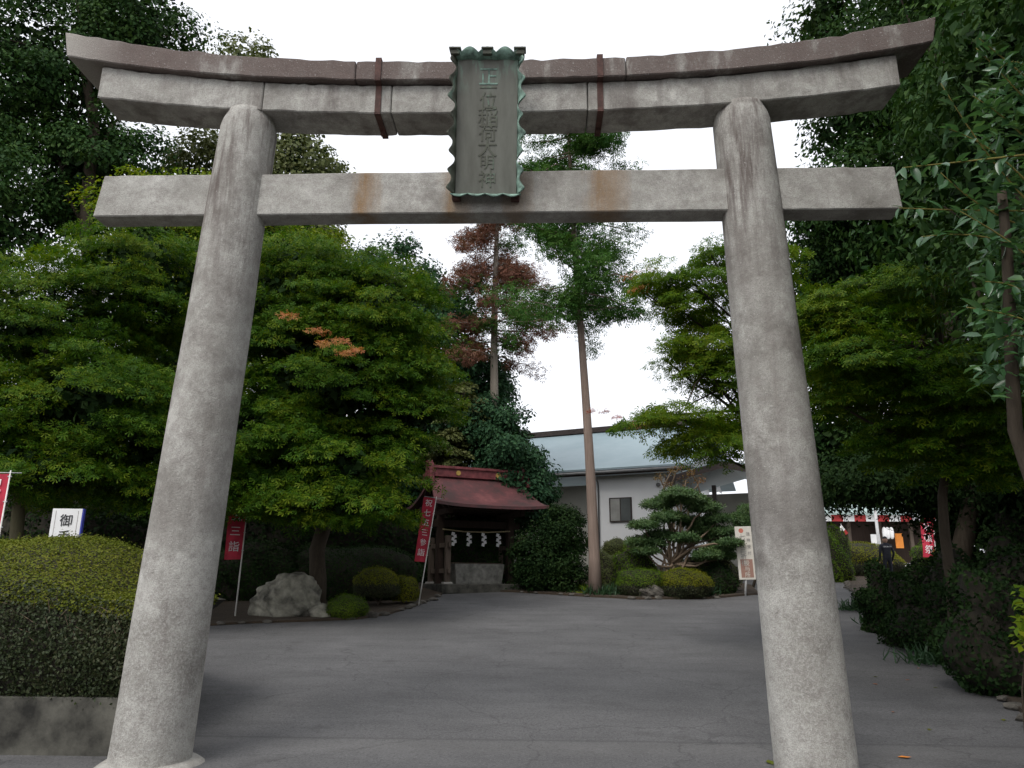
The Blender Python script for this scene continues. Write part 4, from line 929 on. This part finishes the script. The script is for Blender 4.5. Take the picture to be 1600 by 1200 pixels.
clump('low_fern', 'grey-green strappy plant further along the shaded path edge', 1405, 978, 300, .34, L_fern, .35)
clump('low_fern', 'dark strappy plant nearest in the right path border', 1480, 1040, 260, .3, L_fern, .3)
# cloud-pruned pine
yp = ygd+1.7; pbz = at(1050, 925, yp); pbz[2] = g(yp)
pn_ = thing('cloud_pine', 'cloud pruned garden pine with tan branches before the white hall', 'tree', tuple(pbz))
mb = MB(); pads = [(1062, 775, .55), (1030, 790, .5), (1098, 795, .5), (1008, 822, .42), (1045, 810, .55), (1085, 818, .5), (1120, 812, .42), (1000, 848, .4), (1030, 838, .45), (1070, 842, .4), (1112, 840, .45), (1132, 832, .38), (1010, 862, .35), (1125, 858, .4), (1140, 850, .35), (1050, 780, .4), (1082, 783, .45), (1098, 828, .42), (1020, 850, .36), (1105, 868, .4), (1128, 870, .38)]
Cn = []; 
fork = at(1052, 880, yp)
tpt = limb(mb, pbz, fork, .11, .08, .1, 5, 8)
for (x, y, r) in pads:
    c = at(x, y, yp+rng.uniform(-.6, .6)); Cn.append((c, r)); limb(mb, fork+rng.normal(0, .05, 3), c-zu*.08, .05, .018, .22, 6, 6)
for q in range(4): limb(mb, pbz+rng.normal(0, .15, 3)*[1, 1, 0], at(1030+q*18, 850, yp), .06, .02, .25, 6, 6)
mb.build('trunk', m_twig_tan, pn_, True)
P = []; N = []
for c, r in Cn:
    n = int(1000*r/.45); q = rng.normal(0, 1, (n, 3)); q /= np.linalg.norm(q, axis=1, keepdims=True); q *= rng.random((n, 1))**.4; q[:, 2] = np.where(q[:, 2] < 0, q[:, 2]*.35, q[:, 2])
    q += rng.normal(0, .12, q.shape); P.append(c+q*[r*1.15, r, r*.42]); N.append(q+[0, 0, .9])
leaf_obj('needle_pads', np.vstack(P), np.vstack(N), .095, TUFT, L_pine, pn_, .6)
# bare reddish shrub behind the pine
bz = at(1060, 900, yp+1.5); bz[2] = g(yp+1.5); bsb = thing('bare_shrub', 'pruned shrub with pale bare branches and bronze leaves above the pine', 'shrub', tuple(bz)); mb = MB(); tips = []
for x, y in ((1030, 745), (1050, 735), (1062, 728), (1080, 738), (1095, 748), (1072, 750), (1042, 755)):
    e = at(x, y, yp+1.5+rng.uniform(-.3, .3)); limb(mb, bz+(e-bz)*.4+rng.normal(0, .1, 3), e, .045, .02, .2, 6, 6); tips.append(e)
limb(mb, bz, bz+(np.array(tips).mean(0)-bz)*.45, .09, .07, .05, 4, 7)
mb.build('branches', m_twig_tan, bsb, True)
P, N, D = blobs(np.array(tips), np.tile([0, 0, 1.0], (len(tips), 1)), 70, .25); leaf_obj('leaves', P, N, .07, KITE, L_bronze, bsb, .5, D)
# second pine glimpsed right of the pillar
shrub_px('pine_bush', 'small pine pads between the cream sign and the right pillar', 1150, 1200, 790, 830, Y=ygd+4, leafmat=L_pine, nleaf=5000, size=.09, tmpl=TUFT, floating=True, bottom=-.5, lump=.2, jit=.6, stem=[(xat(1175, 900, ygd+4), ygd+4, g(ygd+4))])

# far right hedge and path-side shrubs
shrub_px('far_hedge', 'bright yellow-green clipped hedge beside the far road', 1210, 1412, 848, 905, Y=26.5, dep=.6, leafmat=L_moss, nleaf=26000, size=.05, bottom=-.5, lump=.07, side=(.0, L_hedge_d), power=2.4)
shrub_px('far_green_shrub', 'bright green shrub behind the far yellow hedge', 1270, 1325, 822, 880, Y=23, leafmat=L_ball, nleaf=8000, size=.06, bottom=-.5, lump=.12)
shrub_px('far_round_shrub', 'green shrub under the distant red banner', 1428, 1500, 842, 885, Y=31, leafmat=L_ball, nleaf=8000, size=.07, bottom=-.5, lump=.14)
for i, (a, b, t_, Y, lab) in enumerate([(1345, 1450, 892, 9.5, 'low dark shrub at the bend of the shaded path'), (1400, 1560, 890, 7.0, 'wide dark shrub in the middle of the right border'), (1480, 1720, 880, 4.0, 'nearest dark shrub filling the right border'), (1520, 1700, 820, 8.5, 'tall dark bush at the back of the right border'), (1440, 1580, 862, 13.0, 'dark bush beneath the trees far down the right border')]):
    shrub_px('border_shrub', lab, a, b, t_, t_+90, Y=Y, leafmat=L_dark, nleaf=15000, size=.07, bottom=-.35, lump=.27, jit=.9, group='dark shrubs of the right border')

# ------------------------------------------------------------------ trees
def E3(px, py, Y, rx, ry, rz): p = at(px, py, Y); return (p[0], p[1], p[2], rx, ry, rz)
# big left maples
b1 = np.array([xat(500, 900, 11.5), 11.5, g(11.5)])
or_c = [at(x, y, 7.9) for x, y in ((450, 492), (495, 515), (530, 530), (555, 545), (505, 535), (540, 550))]
tree('maple_tree', 'large spreading green maple with an orange branch right of the left pillar', b1, at(520, 480, 11.5), .22,
     [E3(530, 590, 11.0, 2.9, 2.6, 2.3), E3(470, 470, 11.0, 2.2, 2.2, 1.7), E3(590, 500, 11.2, 1.7, 2.0, 1.9), E3(430, 690, 10.5, 2.0, 2.2, 1.3), E3(630, 640, 11.2, 1.3, 1.8, 1.3), E3(520, 730, 10.2, 2.2, 1.8, .9), E3(430, 765, 9.8, 1.6, 1.5, .55), E3(520, 785, 9.6, 1.9, 1.2, .45)],
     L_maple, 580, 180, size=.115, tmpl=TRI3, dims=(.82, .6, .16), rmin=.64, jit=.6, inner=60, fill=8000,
     extra=[('orange_leaves', L_orange, or_c, [(0.4, -.8, .1)]*6, 70, (.4, .22, .05), .075)])
b2 = np.array([xat(24, 900, 7.4), 7.4, g(7.4)])
tree('maple_tree', 'broad green maple behind the hedge at the left edge', b2, at(90, 480, 8.0), .16,
     [E3(150, 640, 7.6, 2.2, 2.0, 1.4), E3(60, 520, 8.2, 2.6, 2.4, 1.7), E3(220, 440, 8.8, 2.0, 2.2, 1.8), E3(-40, 650, 7.2, 2.0, 2.0, 1.5), E3(250, 700, 8.0, 1.3, 1.6, .9), E3(80, 735, 7.0, 1.8, 1.5, .6), E3(250, 760, 8.4, 1.6, 1.4, .6)],
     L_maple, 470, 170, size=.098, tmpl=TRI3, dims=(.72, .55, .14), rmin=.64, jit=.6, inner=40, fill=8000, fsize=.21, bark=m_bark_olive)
b3 = np.array([xat(300, 900, 14.0), 14.0, g(14)])
tree('maple_tree', 'yellow-green maple top rising behind the left gate pillar', b3, at(300, 400, 14), .22,
     [E3(270, 370, 13.8, 2.8, 2.4, 2.2), E3(420, 400, 14, 2.4, 2.4, 2.2), E3(330, 540, 14, 3.2, 2.4, 2.6)], L_maple_y, 300, 170, size=.115, dims=(.95, .75, .15), rmin=.72, fill=9000)
# trees behind the maples
def bt(px, Y): return np.array([xat(px, 900, Y), Y, g(Y)])
tree('evergreen_tree', 'tall dark evergreen filling the upper left corner', bt(60, 17), at(110, -60, 17), .35, [E3(60, 120, 17, 4.2, 3.5, 4.5), E3(220, 60, 17.5, 2.6, 2.8, 3.4), E3(-40, 330, 16, 3.5, 3, 3.5), E3(160, 280, 17.5, 3.0, 2.5, 2.5)],
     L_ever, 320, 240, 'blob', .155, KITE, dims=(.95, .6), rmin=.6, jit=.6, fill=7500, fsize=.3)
tree('conifer_tree', 'olive tinted conifer behind the left end of the torii beams', bt(400, 24), at(400, 190, 24), .3, [E3(385, 130, 24, 2.0, 2.2, 2.0), E3(470, 270, 24, 2.5, 2.4, 2.2), E3(330, 280, 24, 2.6, 2.4, 2.6), E3(430, 430, 24, 3.5, 2.6, 4)],
     L_olive, 240, 170, 'blob', .2, KITE, dims=(.9, .7), rmin=.65, jit=.6, fill=5000)
tree('evergreen_tree', 'dark evergreen mass behind the orange-tipped maple', bt(620, 24), at(640, 480, 24), .3, [E3(610, 450, 24, 2.4, 2.5, 2.2), E3(680, 520, 24, 2.3, 2.4, 2.4), E3(740, 610, 24, 1.6, 2.2, 2.2), E3(650, 680, 23, 3, 2.4, 3)],
     L_blue, 250, 170, 'blob', .17, KITE, dims=(.8, .65), rmin=.65, jit=.6, fill=5000)
tree('evergreen_tree', 'blue-green evergreen between the pavilion roof and the white hall', bt(790, 21), at(785, 640, 21), .25, [E3(800, 720, 20.5, 1.3, 1.8, 1.9), E3(830, 770, 20.5, 1.05, 1.5, 1.5), E3(755, 670, 21.5, 1.1, 1.5, 1.4)],
     L_blue, 120, 230, 'blob', .14, KITE, dims=(.55, .7), rmin=.65, jit=.6, fill=2500)
tree('cypress_tree', 'golden-tinged cypress above the pavilion ridge', bt(720, 21), at(725, 600, 21), .2, [E3(725, 650, 21, 1.05, 1.2, 1.4), E3(700, 700, 20.8, 1.0, 1.0, .9)],
     L_olive, 70, 200, 'spray', .11, FROND, dims=(.6, .4, .12), rmin=.5)
ybush = ygd+2.2
tree('dark_bush', 'big loose dark bush between the pavilion and the cedar trunk', bt(862, ybush), at(862, 840, ybush), .08, [E3(862, 868, ybush, 1.25, 1.1, 1.1), E3(880, 830, ybush, .85, .9, .9), E3(835, 880, ybush, .8, .9, .9), E3(865, 910, ybush, 1.3, 1.0, .6)], L_dark, 130, 150, 'blob', .085, KITE, dims=(.34, .8), rmin=.7, jit=.7, nlimb=8, fill=2500, fsize=.2)
# two tall cedars
def cedar(name, label, base, top, r0, bark, zfrom, mats, seed, spread, nb):
    base = np.array(base, float); t = thing(name, label, 'tree', tuple(base), 'tall bare-stemmed cedars'); top = np.array(top, float)
    mb = MB(); pts = []; rs = []
    for i in range(15):
        f = i/14; pts.append(base+(top-base)*f+np.array([.12*math.sin(f*4+seed), 0, 0])-(zu*.15 if i == 0 else 0)); rs.append(r0*(1-.72*f)*(1.25 if i == 0 else 1))
    mb.tube(pts, rs, 12); mb.build('trunk', bark, t, True)
    mb = MB(); PP = {k: [] for k in range(len(mats))}; 
    for i in range(nb):
        f = zfrom+(1-zfrom)*rng.random()**.9; p = base+(top-base)*f+np.array([.12*math.sin(f*4+seed), 0, 0]); a = rng.uniform(0, 6.283); L = spread*(1.15-f*.55)*rng.uniform(.45, 1.1)
        e = p+np.array([math.cos(a)*L, math.sin(a)*L, -.12*L+rng.normal(0, .2)]); limb(mb, p, e, .035, .01, .12, 5, 5)
        k = 0 if len(mats) == 1 else (0 if rng.random() < mats[0][1] else 1)
        for q in np.linspace(.35, 1, 5): PP[k].append(p+(e-p)*q+rng.normal(0, .12, 3))
    mb.build('branches', bark, t, True)
    for k, (mt, pr_, nl) in enumerate(mats):
        if PP[k]:
            c = np.array(PP[k]); P, N, D = blobs(c, np.tile([0, 0, .3], (len(c), 1)), nl, .5, .75); leaf_obj('foliage', P, N, .15, TRI3, mt, t, .7, D+np.array([0, 0, -.6]))
yc = 16.8

cedar('cedar_tree', 'tall cedar with long bare grey trunk and green crown in the garden', (xat(925, 905, yc), yc, g(yc)), at(893, 195, yc), .19, m_bark_red, .55, [(L_cedar, 1, 60)], 1, 3.3, 85)
cedar('cedar_tree', 'tall cedar with red-brown dying foliage behind the pavilion', (xat(775, 905, 21.6), 21.6, g(21.6)), at(778, 290, 21.6), .24, m_bark_grey, .5, [(L_brown, .78, 58), (L_cedar, 0, 50)], 2.5, 3.1, 68)
# background wood behind pavilion and beyond, closing the view
wood = [(-14, 26, 'dark'), (-9, 30, 'dark'), (-18, 20, 'dark')]
for i, (px, Y, top_, lab) in enumerate([(250, 22, 520, 'dark wood tree deep in the shade behind the maples'), (480, 23, 560, 'dark wood tree in the shade left of the pavilion'), (620, 26, 640, 'dark wood tree directly behind the pavilion'), (60, 20, 560, 'dark wood tree in the shade behind the white sign')]):
    p = bt(px, Y); tz_ = at(px, top_, Y)[2]; h_ = tz_-p[2]
    tree('shade_tree', lab, p, p+zu*h_*.9, .2, [(p[0], p[1], p[2]+h_*.55, 2.9, 1.6, h_*.5), (p[0]+1.5, p[1], p[2]+h_*.3, 2.4, 1.5, h_*.32)], L_dark, 120, 130, 'blob', .22, KITE, dims=(.9, .7), rmin=.6, jit=.6, fill=3500, fsize=.45)

# right maple: fine star leaves, sky showing through
b4 = np.array([xat(1275, 900, 6.6), 6.6, g(6.6)])
rd_c = [at(x, y, 5.5) for x, y in ((925, 640), (945, 642), (965, 650))]; or_c = [at(x, y, 6) for x, y in ((985, 430), (1010, 420), (1000, 450), (995, 660), (1010, 665))]
tree('maple_tree', 'green maple with reddish branch tips beside the right gate pillar', b4, at(1215, 470, 6.4), .13,
     [E3(1090, 470, 6.2, .95, 1.0, .75), E3(1150, 560, 6.0, .85, 1.0, .8), E3(1070, 650, 5.8, .95, .8, .28), E3(1130, 690, 5.8, .55, .8, .35), E3(1180, 420, 6.4, .9, 1, .7), E3(1030, 440, 6.2, .45, .7, .4), E3(1100, 560, 6.1, .75, .9, .6), E3(1060, 540, 6.0, .4, .6, .3), E3(1175, 660, 6.2, .7, .9, .6), E3(1110, 400, 6.3, .6, .8, .4), E3(1090, 690, 5.9, .8, .7, .3), E3(1010, 655, 5.8, .55, .6, .16)],
     L_maple_m, 360, 85, size=.088, tmpl=TRI3, dims=(.42, .34, .09), rmin=.4, nlimb=40, jit=.4,
     extra=[('red_leaves', L_red, rd_c, [(-1, -.2, 0)]*3, 40, (.16, .1, .03), .05), ('bronze_leaves', L_orange, or_c, [(-1, -.2, 0)]*5, 45, (.28, .2, .06), .055)])
b5 = np.array([xat(1490, 900, 5.2), 5.2, g(5.2)])
tree('maple_tree', 'shaded maple with layered sprays right of the right gate pillar', b5, at(1455, 450, 5.0), .1,
     [E3(1330, 560, 3.8, .9, 1.0, .5), E3(1430, 600, 4.2, 1.3, 1.2, .6), E3(1290, 500, 4.6, .8, .9, .6), E3(1400, 480, 4.8, 1.2, 1.2, .7), E3(1520, 640, 4.4, 1.2, 1.2, .7), E3(1400, 690, 4.6, 1.0, 1.0, .35), E3(1300, 630, 4.8, .8, .9, .4), E3(1530, 720, 4.6, 1.0, 1.0, .45)],
     L_maple, 400, 95, size=.088, tmpl=TRI3, dims=(.45, .36, .07), rmin=.4, nlimb=40, jit=.4)
# tall dark trees of the right side, shading the path
def RT(label, px, Y, ells, mat, nc, nl, sz, r0=.2, topy=100, name='evergreen_tree', dims=(.9, .6), rmin=.55, fill=5000):
    tree(name, label, bt(px, Y), at(px, topy, Y), r0, ells, mat, nc, nl, 'blob', sz, SLIM, dims=dims, rmin=rmin, jit=.6, nlimb=22, fill=fill, fsize=.28)
RT('tall dark evergreen over the right end of the torii', 1500, 10, [E3(1400, 60, 10, 2.0, 2.4, 1.9), E3(1520, 150, 9.5, 2.2, 2.4, 2.2), E3(1450, 330, 10, 2.3, 2.4, 1.8), E3(1330, 300, 10.5, 1.2, 1.8, 1.3), E3(1290, 30, 11, .9, 1.6, .9), E3(1340, 190, 11, 1.5, 1.8, 1.2), E3(1290, 330, 11, 1.0, 1.6, 1.0)], L_ever, 300, 170, .155, .24)
RT('dark evergreen leaning over the right path', 1640, 5, [E3(1600, 80, 5, 2.2, 2.4, 1.7), E3(1650, 330, 5, 1.8, 2.2, 1.7), E3(1560, -150, 5, 3.0, 3, 1.6), E3(1640, 600, 6, 1.5, 2, 1.5)], L_ever, 230, 180, .145, .22)
RT('dense dark tree deep behind the right border', 1560, 16, [E3(1530, 620, 16, 3.4, 2.4, 3.2), E3(1430, 500, 17, 3.0, 2.4, 2.8), E3(1600, 400, 16, 3.5, 2.5, 3)], L_dark, 180, 160, .18, .25, 380)
RT('dark tree with trunk beside the distant red banner', 1490, 15, [E3(1420, 700, 15, 2.4, 2.0, 1.2), E3(1560, 740, 14, 2.2, 2.0, 1.7), E3(1340, 700, 16, 1.6, 1.8, 1.1)], L_dark, 130, 170, .13, .26, 600)
RT('dark overhanging tree above the shaded right path', 1700, 1.0, [E3(1700, 60, 1, 2.0, 2.4, 1.4), E3(1740, 420, 1.5, 1.6, 2, 1.4), (6.2, -3.5, 7.2, 2.6, 2.6, 1.4)], L_ever, 150, 190, .12, .2, 60)
RT('dense dark tree closing the right side behind the border', 1720, 8, [E3(1680, 740, 8, 2.0, 2.2, 2.0), E3(1620, 560, 9, 1.9, 2, 1.6)], L_dark, 120, 170, .12, .2, 500)

RT('dense dark tree filling the gap just right of the right pillar', 1478, 13, [E3(1300, 430, 13, 1.5, 2, 1.8), E3(1330, 570, 13, 1.7, 2, 1.5), E3(1400, 400, 13, 1.8, 2, 2.0), E3(1300, 690, 13.5, 1.1, 1.6, .9)], L_ever, 170, 170, .14, .16, 420)
RT('low drooping dark tree hanging over the far road', 1560, 11.5, [E3(1390, 755, 11.5, 1.6, 1.6, .72), E3(1500, 765, 11, 1.6, 1.6, .85), E3(1310, 755, 12, 1.0, 1.4, .6), E3(1590, 810, 10.5, 1.5, 1.6, 1.1)], L_dark, 190, 170, .12, .18, 640)
RT('broad dark canopy tree added unseen beyond the right edge to shade the path', 1900, -1.0, [(7.4, -1.5, 8.4, 2.4, 3.4, 1.3), (8.2, 2.5, 7.6, 2.4, 3.2, 1.6), (7.2, -4.5, 6.6, 2.0, 2.4, 1.6), (7.6, 0, 5.0, 1.6, 3.5, 1.8), (4.6, -6.0, 7.8, 2.2, 2.4, 1.0), (6.4, -7.5, 6.0, 2.4, 2.4, 1.8)], L_ever, 150, 100, .2, .25, 100)  # out of view; crown laid out to cast shade on the right path
RT('unseen dense dark tree added behind the viewpoint to shade the right path', 2600, -5.5, [(8.0, -9.0, 5.2, 2.6, 2.8, 4.2), (6.6, -11.5, 6.5, 2.8, 2.6, 3.6), (9.5, -5.0, 4.5, 2.4, 3.0, 3.6)], L_ever, 100, 90, .26, .25, 400, dims=(1.1, .7))  # unseen, added to darken the right path and that half of the torii
# near branch with large glossy leaves at the right edge
nb = thing('glossy_leaf_shrub', 'near shrub with big glossy green leaves and yellow twigs at right edge', 'shrub', (3.9, -2.6, 0))
mb = MB(); Yn = -2.9; src = np.array([3.9, -2.6, -.1]); trunk_top = np.array([3.75, -2.6, 4.2]); limb(mb, src, trunk_top, .07, .03, .05, 8, 8); mb.build('stem', m_bark, nb, True)
mb = MB(); LP = []; LD = []
twigs = [((1620, 330), (1470, 130)), ((1640, 200), (1525, 75)), ((1620, 240), (1410, 262)), ((1640, 330), (1405, 325)), ((1640, 400), (1440, 370)), ((1640, 150), (1530, 60)), ((1640, 430), (1500, 330)), ((1640, 480), (1540, 440)), ((1620, 300), (1480, 200)), ((1640, 520), (1510, 480)), ((1630, 120), (1560, 110)), ((1640, 560), (1560, 530)), ((1640, 260), (1520, 150)), ((1640, 370), (1470, 270))]
for (a, b) in twigs:
    y0 = Yn+rng.uniform(-.25, .35); p = at(*a, y0+.2); q = at(*b, y0); o_ = rng.normal(0, .03, 3)
    pts = [p+(q-p)*t+o_*math.sin(math.pi*t)+np.array([0, 0, .05*math.sin(math.pi*t)]) for t in np.linspace(0, 1, 8)]; mb.tube(pts, np.linspace(.008, .0028, 8), 6)
    for t in np.linspace(.15, 1, 22):
        c = p+(q-p)*t+o_*math.sin(math.pi*t)+np.array([0, 0, .05*math.sin(math.pi*t)]); d = unit(q-p)*.7+rng.normal(0, .6, 3); d[2] -= .3; LP.append(c); LD.append(unit(d))
mb.build('twigs', m_twig, nb, True)
prng = np.random.default_rng(3)
bm = bmesh.new(); ring = []; n = 7
rows = []
for i in range(n+1):
    t = i/n; wv = .2*math.sin(math.pi*t**.8)*(1-.15*t); z = -.16*t*t
    rows.append([bm.verts.new((t, -wv, z+wv*.35)), bm.verts.new((t, 0, z)), bm.verts.new((t, wv, z+wv*.35))])
for i in range(n):
    for j in range(2): bm.faces.new((rows[i][j], rows[i+1][j], rows[i+1][j+1], rows[i][j+1]))
lm = bpy.data.meshes.new('leaf'); bm.to_mesh(lm); bm.free(); lm.materials.append(L_gloss); lm.polygons.foreach_set('use_smooth', np.ones(len(lm.polygons), bool))
order = prng.permutation(len(LP))
rest = []
for k_, i in enumerate(order):
    c, d = LP[i], LD[i]
    if k_ < 290:
        nz = unit(np.array([0, -.25, 1])+prng.normal(0, .45, 3)); nz = unit(nz-d*(nz@d)); s_ = np.cross(nz, d); sz = prng.uniform(.08, .15)
        o = bpy.data.objects.new('leaf', lm); C.objects.link(o); o.parent = nb; cc = c-np.array(nb.location)
        o.matrix_local = Matrix(((d[0]*sz, s_[0]*sz, nz[0]*sz, cc[0]), (d[1]*sz, s_[1]*sz, nz[1]*sz, cc[1]), (d[2]*sz, s_[2]*sz, nz[2]*sz, cc[2]), (0, 0, 0, 1)))
    else: rest.append((c, d))
P = np.array([r_[0] for r_ in rest]+[at(1600+rng.uniform(-70, 90), rng.uniform(120, 620), Yn+rng.uniform(.2, .9)) for i in range(1200)])
leaf_obj('inner_leaves', P, np.tile([0, -.3, 1.0], (len(P), 1)), .12, LENS, L_gloss, nb, .5)
Pq = np.array([at(rng.uniform(1585, 1680), rng.uniform(915, 1010), -1.4+rng.uniform(-.2, .3)) for i in range(260)])
sb0 = np.array([xat(1630, 1000, -1.35), -1.35, g(-1.35)]); sap = thing('edge_sapling', 'bright yellow-green sapling leaves at the lower right edge', 'plant', tuple(sb0))
leaf_obj('leaves', Pq, np.tile([0, -.5, 1.0], (260, 1)), .07, KITE, L_maple_y, sap, .5)
mb = MB()
for q in range(6): limb(mb, sb0, Pq[q*40], .012, .004, .15, 5, 5)
mb.build('stem', m_bark, sap, True)

# ------------------------------------------------------------------ fallen leaves on the road
spots = [(1402, 1184, .085, m_orange, 'orange fallen leaf on the dark asphalt in the lower right corner'), (1372, 1070, .05, L_orange, None), (1364, 1058, .05, L_hedge, None), (1458, 1075, .045, L_hedge, None), (1452, 1142, .05, L_hedge, None), (1568, 1127, .06, L_hedge, None), (1398, 1113, .04, L_orange, None), (1415, 1063, .04, L_orange, None), (1396, 1020, .035, L_orange, None), (1405, 1010, .04, L_hedge, None), (1435, 1045, .04, L_orange, None), (1395, 1002, .04, L_hedge, None), (1208, 1196, .09, L_hedge, 'yellow-green fallen leaf at the foot of the right pillar'), (612, 953, .05, L_hedge, 'pale fallen leaf on the road before the pavilion banner')]
for i, (px, py, s_, mt, lab) in enumerate(spots):
    s_ *= 1.5; p = gnd(px, py); a = rng.uniform(0, 6.28); ca, sa = math.cos(a), math.sin(a); mb = MB()
    pts = [(0, 0, .004), (.35, .3, .016), (.7, .26, .012), (1, 0, .02), (.7, -.26, .014), (.35, -.3, .018)]
    v = [(p[0]+s_*(x*ca-y*sa), p[1]+s_*(x*sa+y*ca), p[2]+.004+s_*z*6) for x, y, z in pts]+[(p[0]+s_*.5*ca, p[1]+s_*.5*sa, p[2]+.006)]
    mb.add(v, [(j, (j+1) % 6, 6) for j in range(6)])
    tag(mb.build('fallen_leaf', mt), lab or 'small dry fallen leaf on the shaded right path', 'leaf', 'fallen leaves on the asphalt')
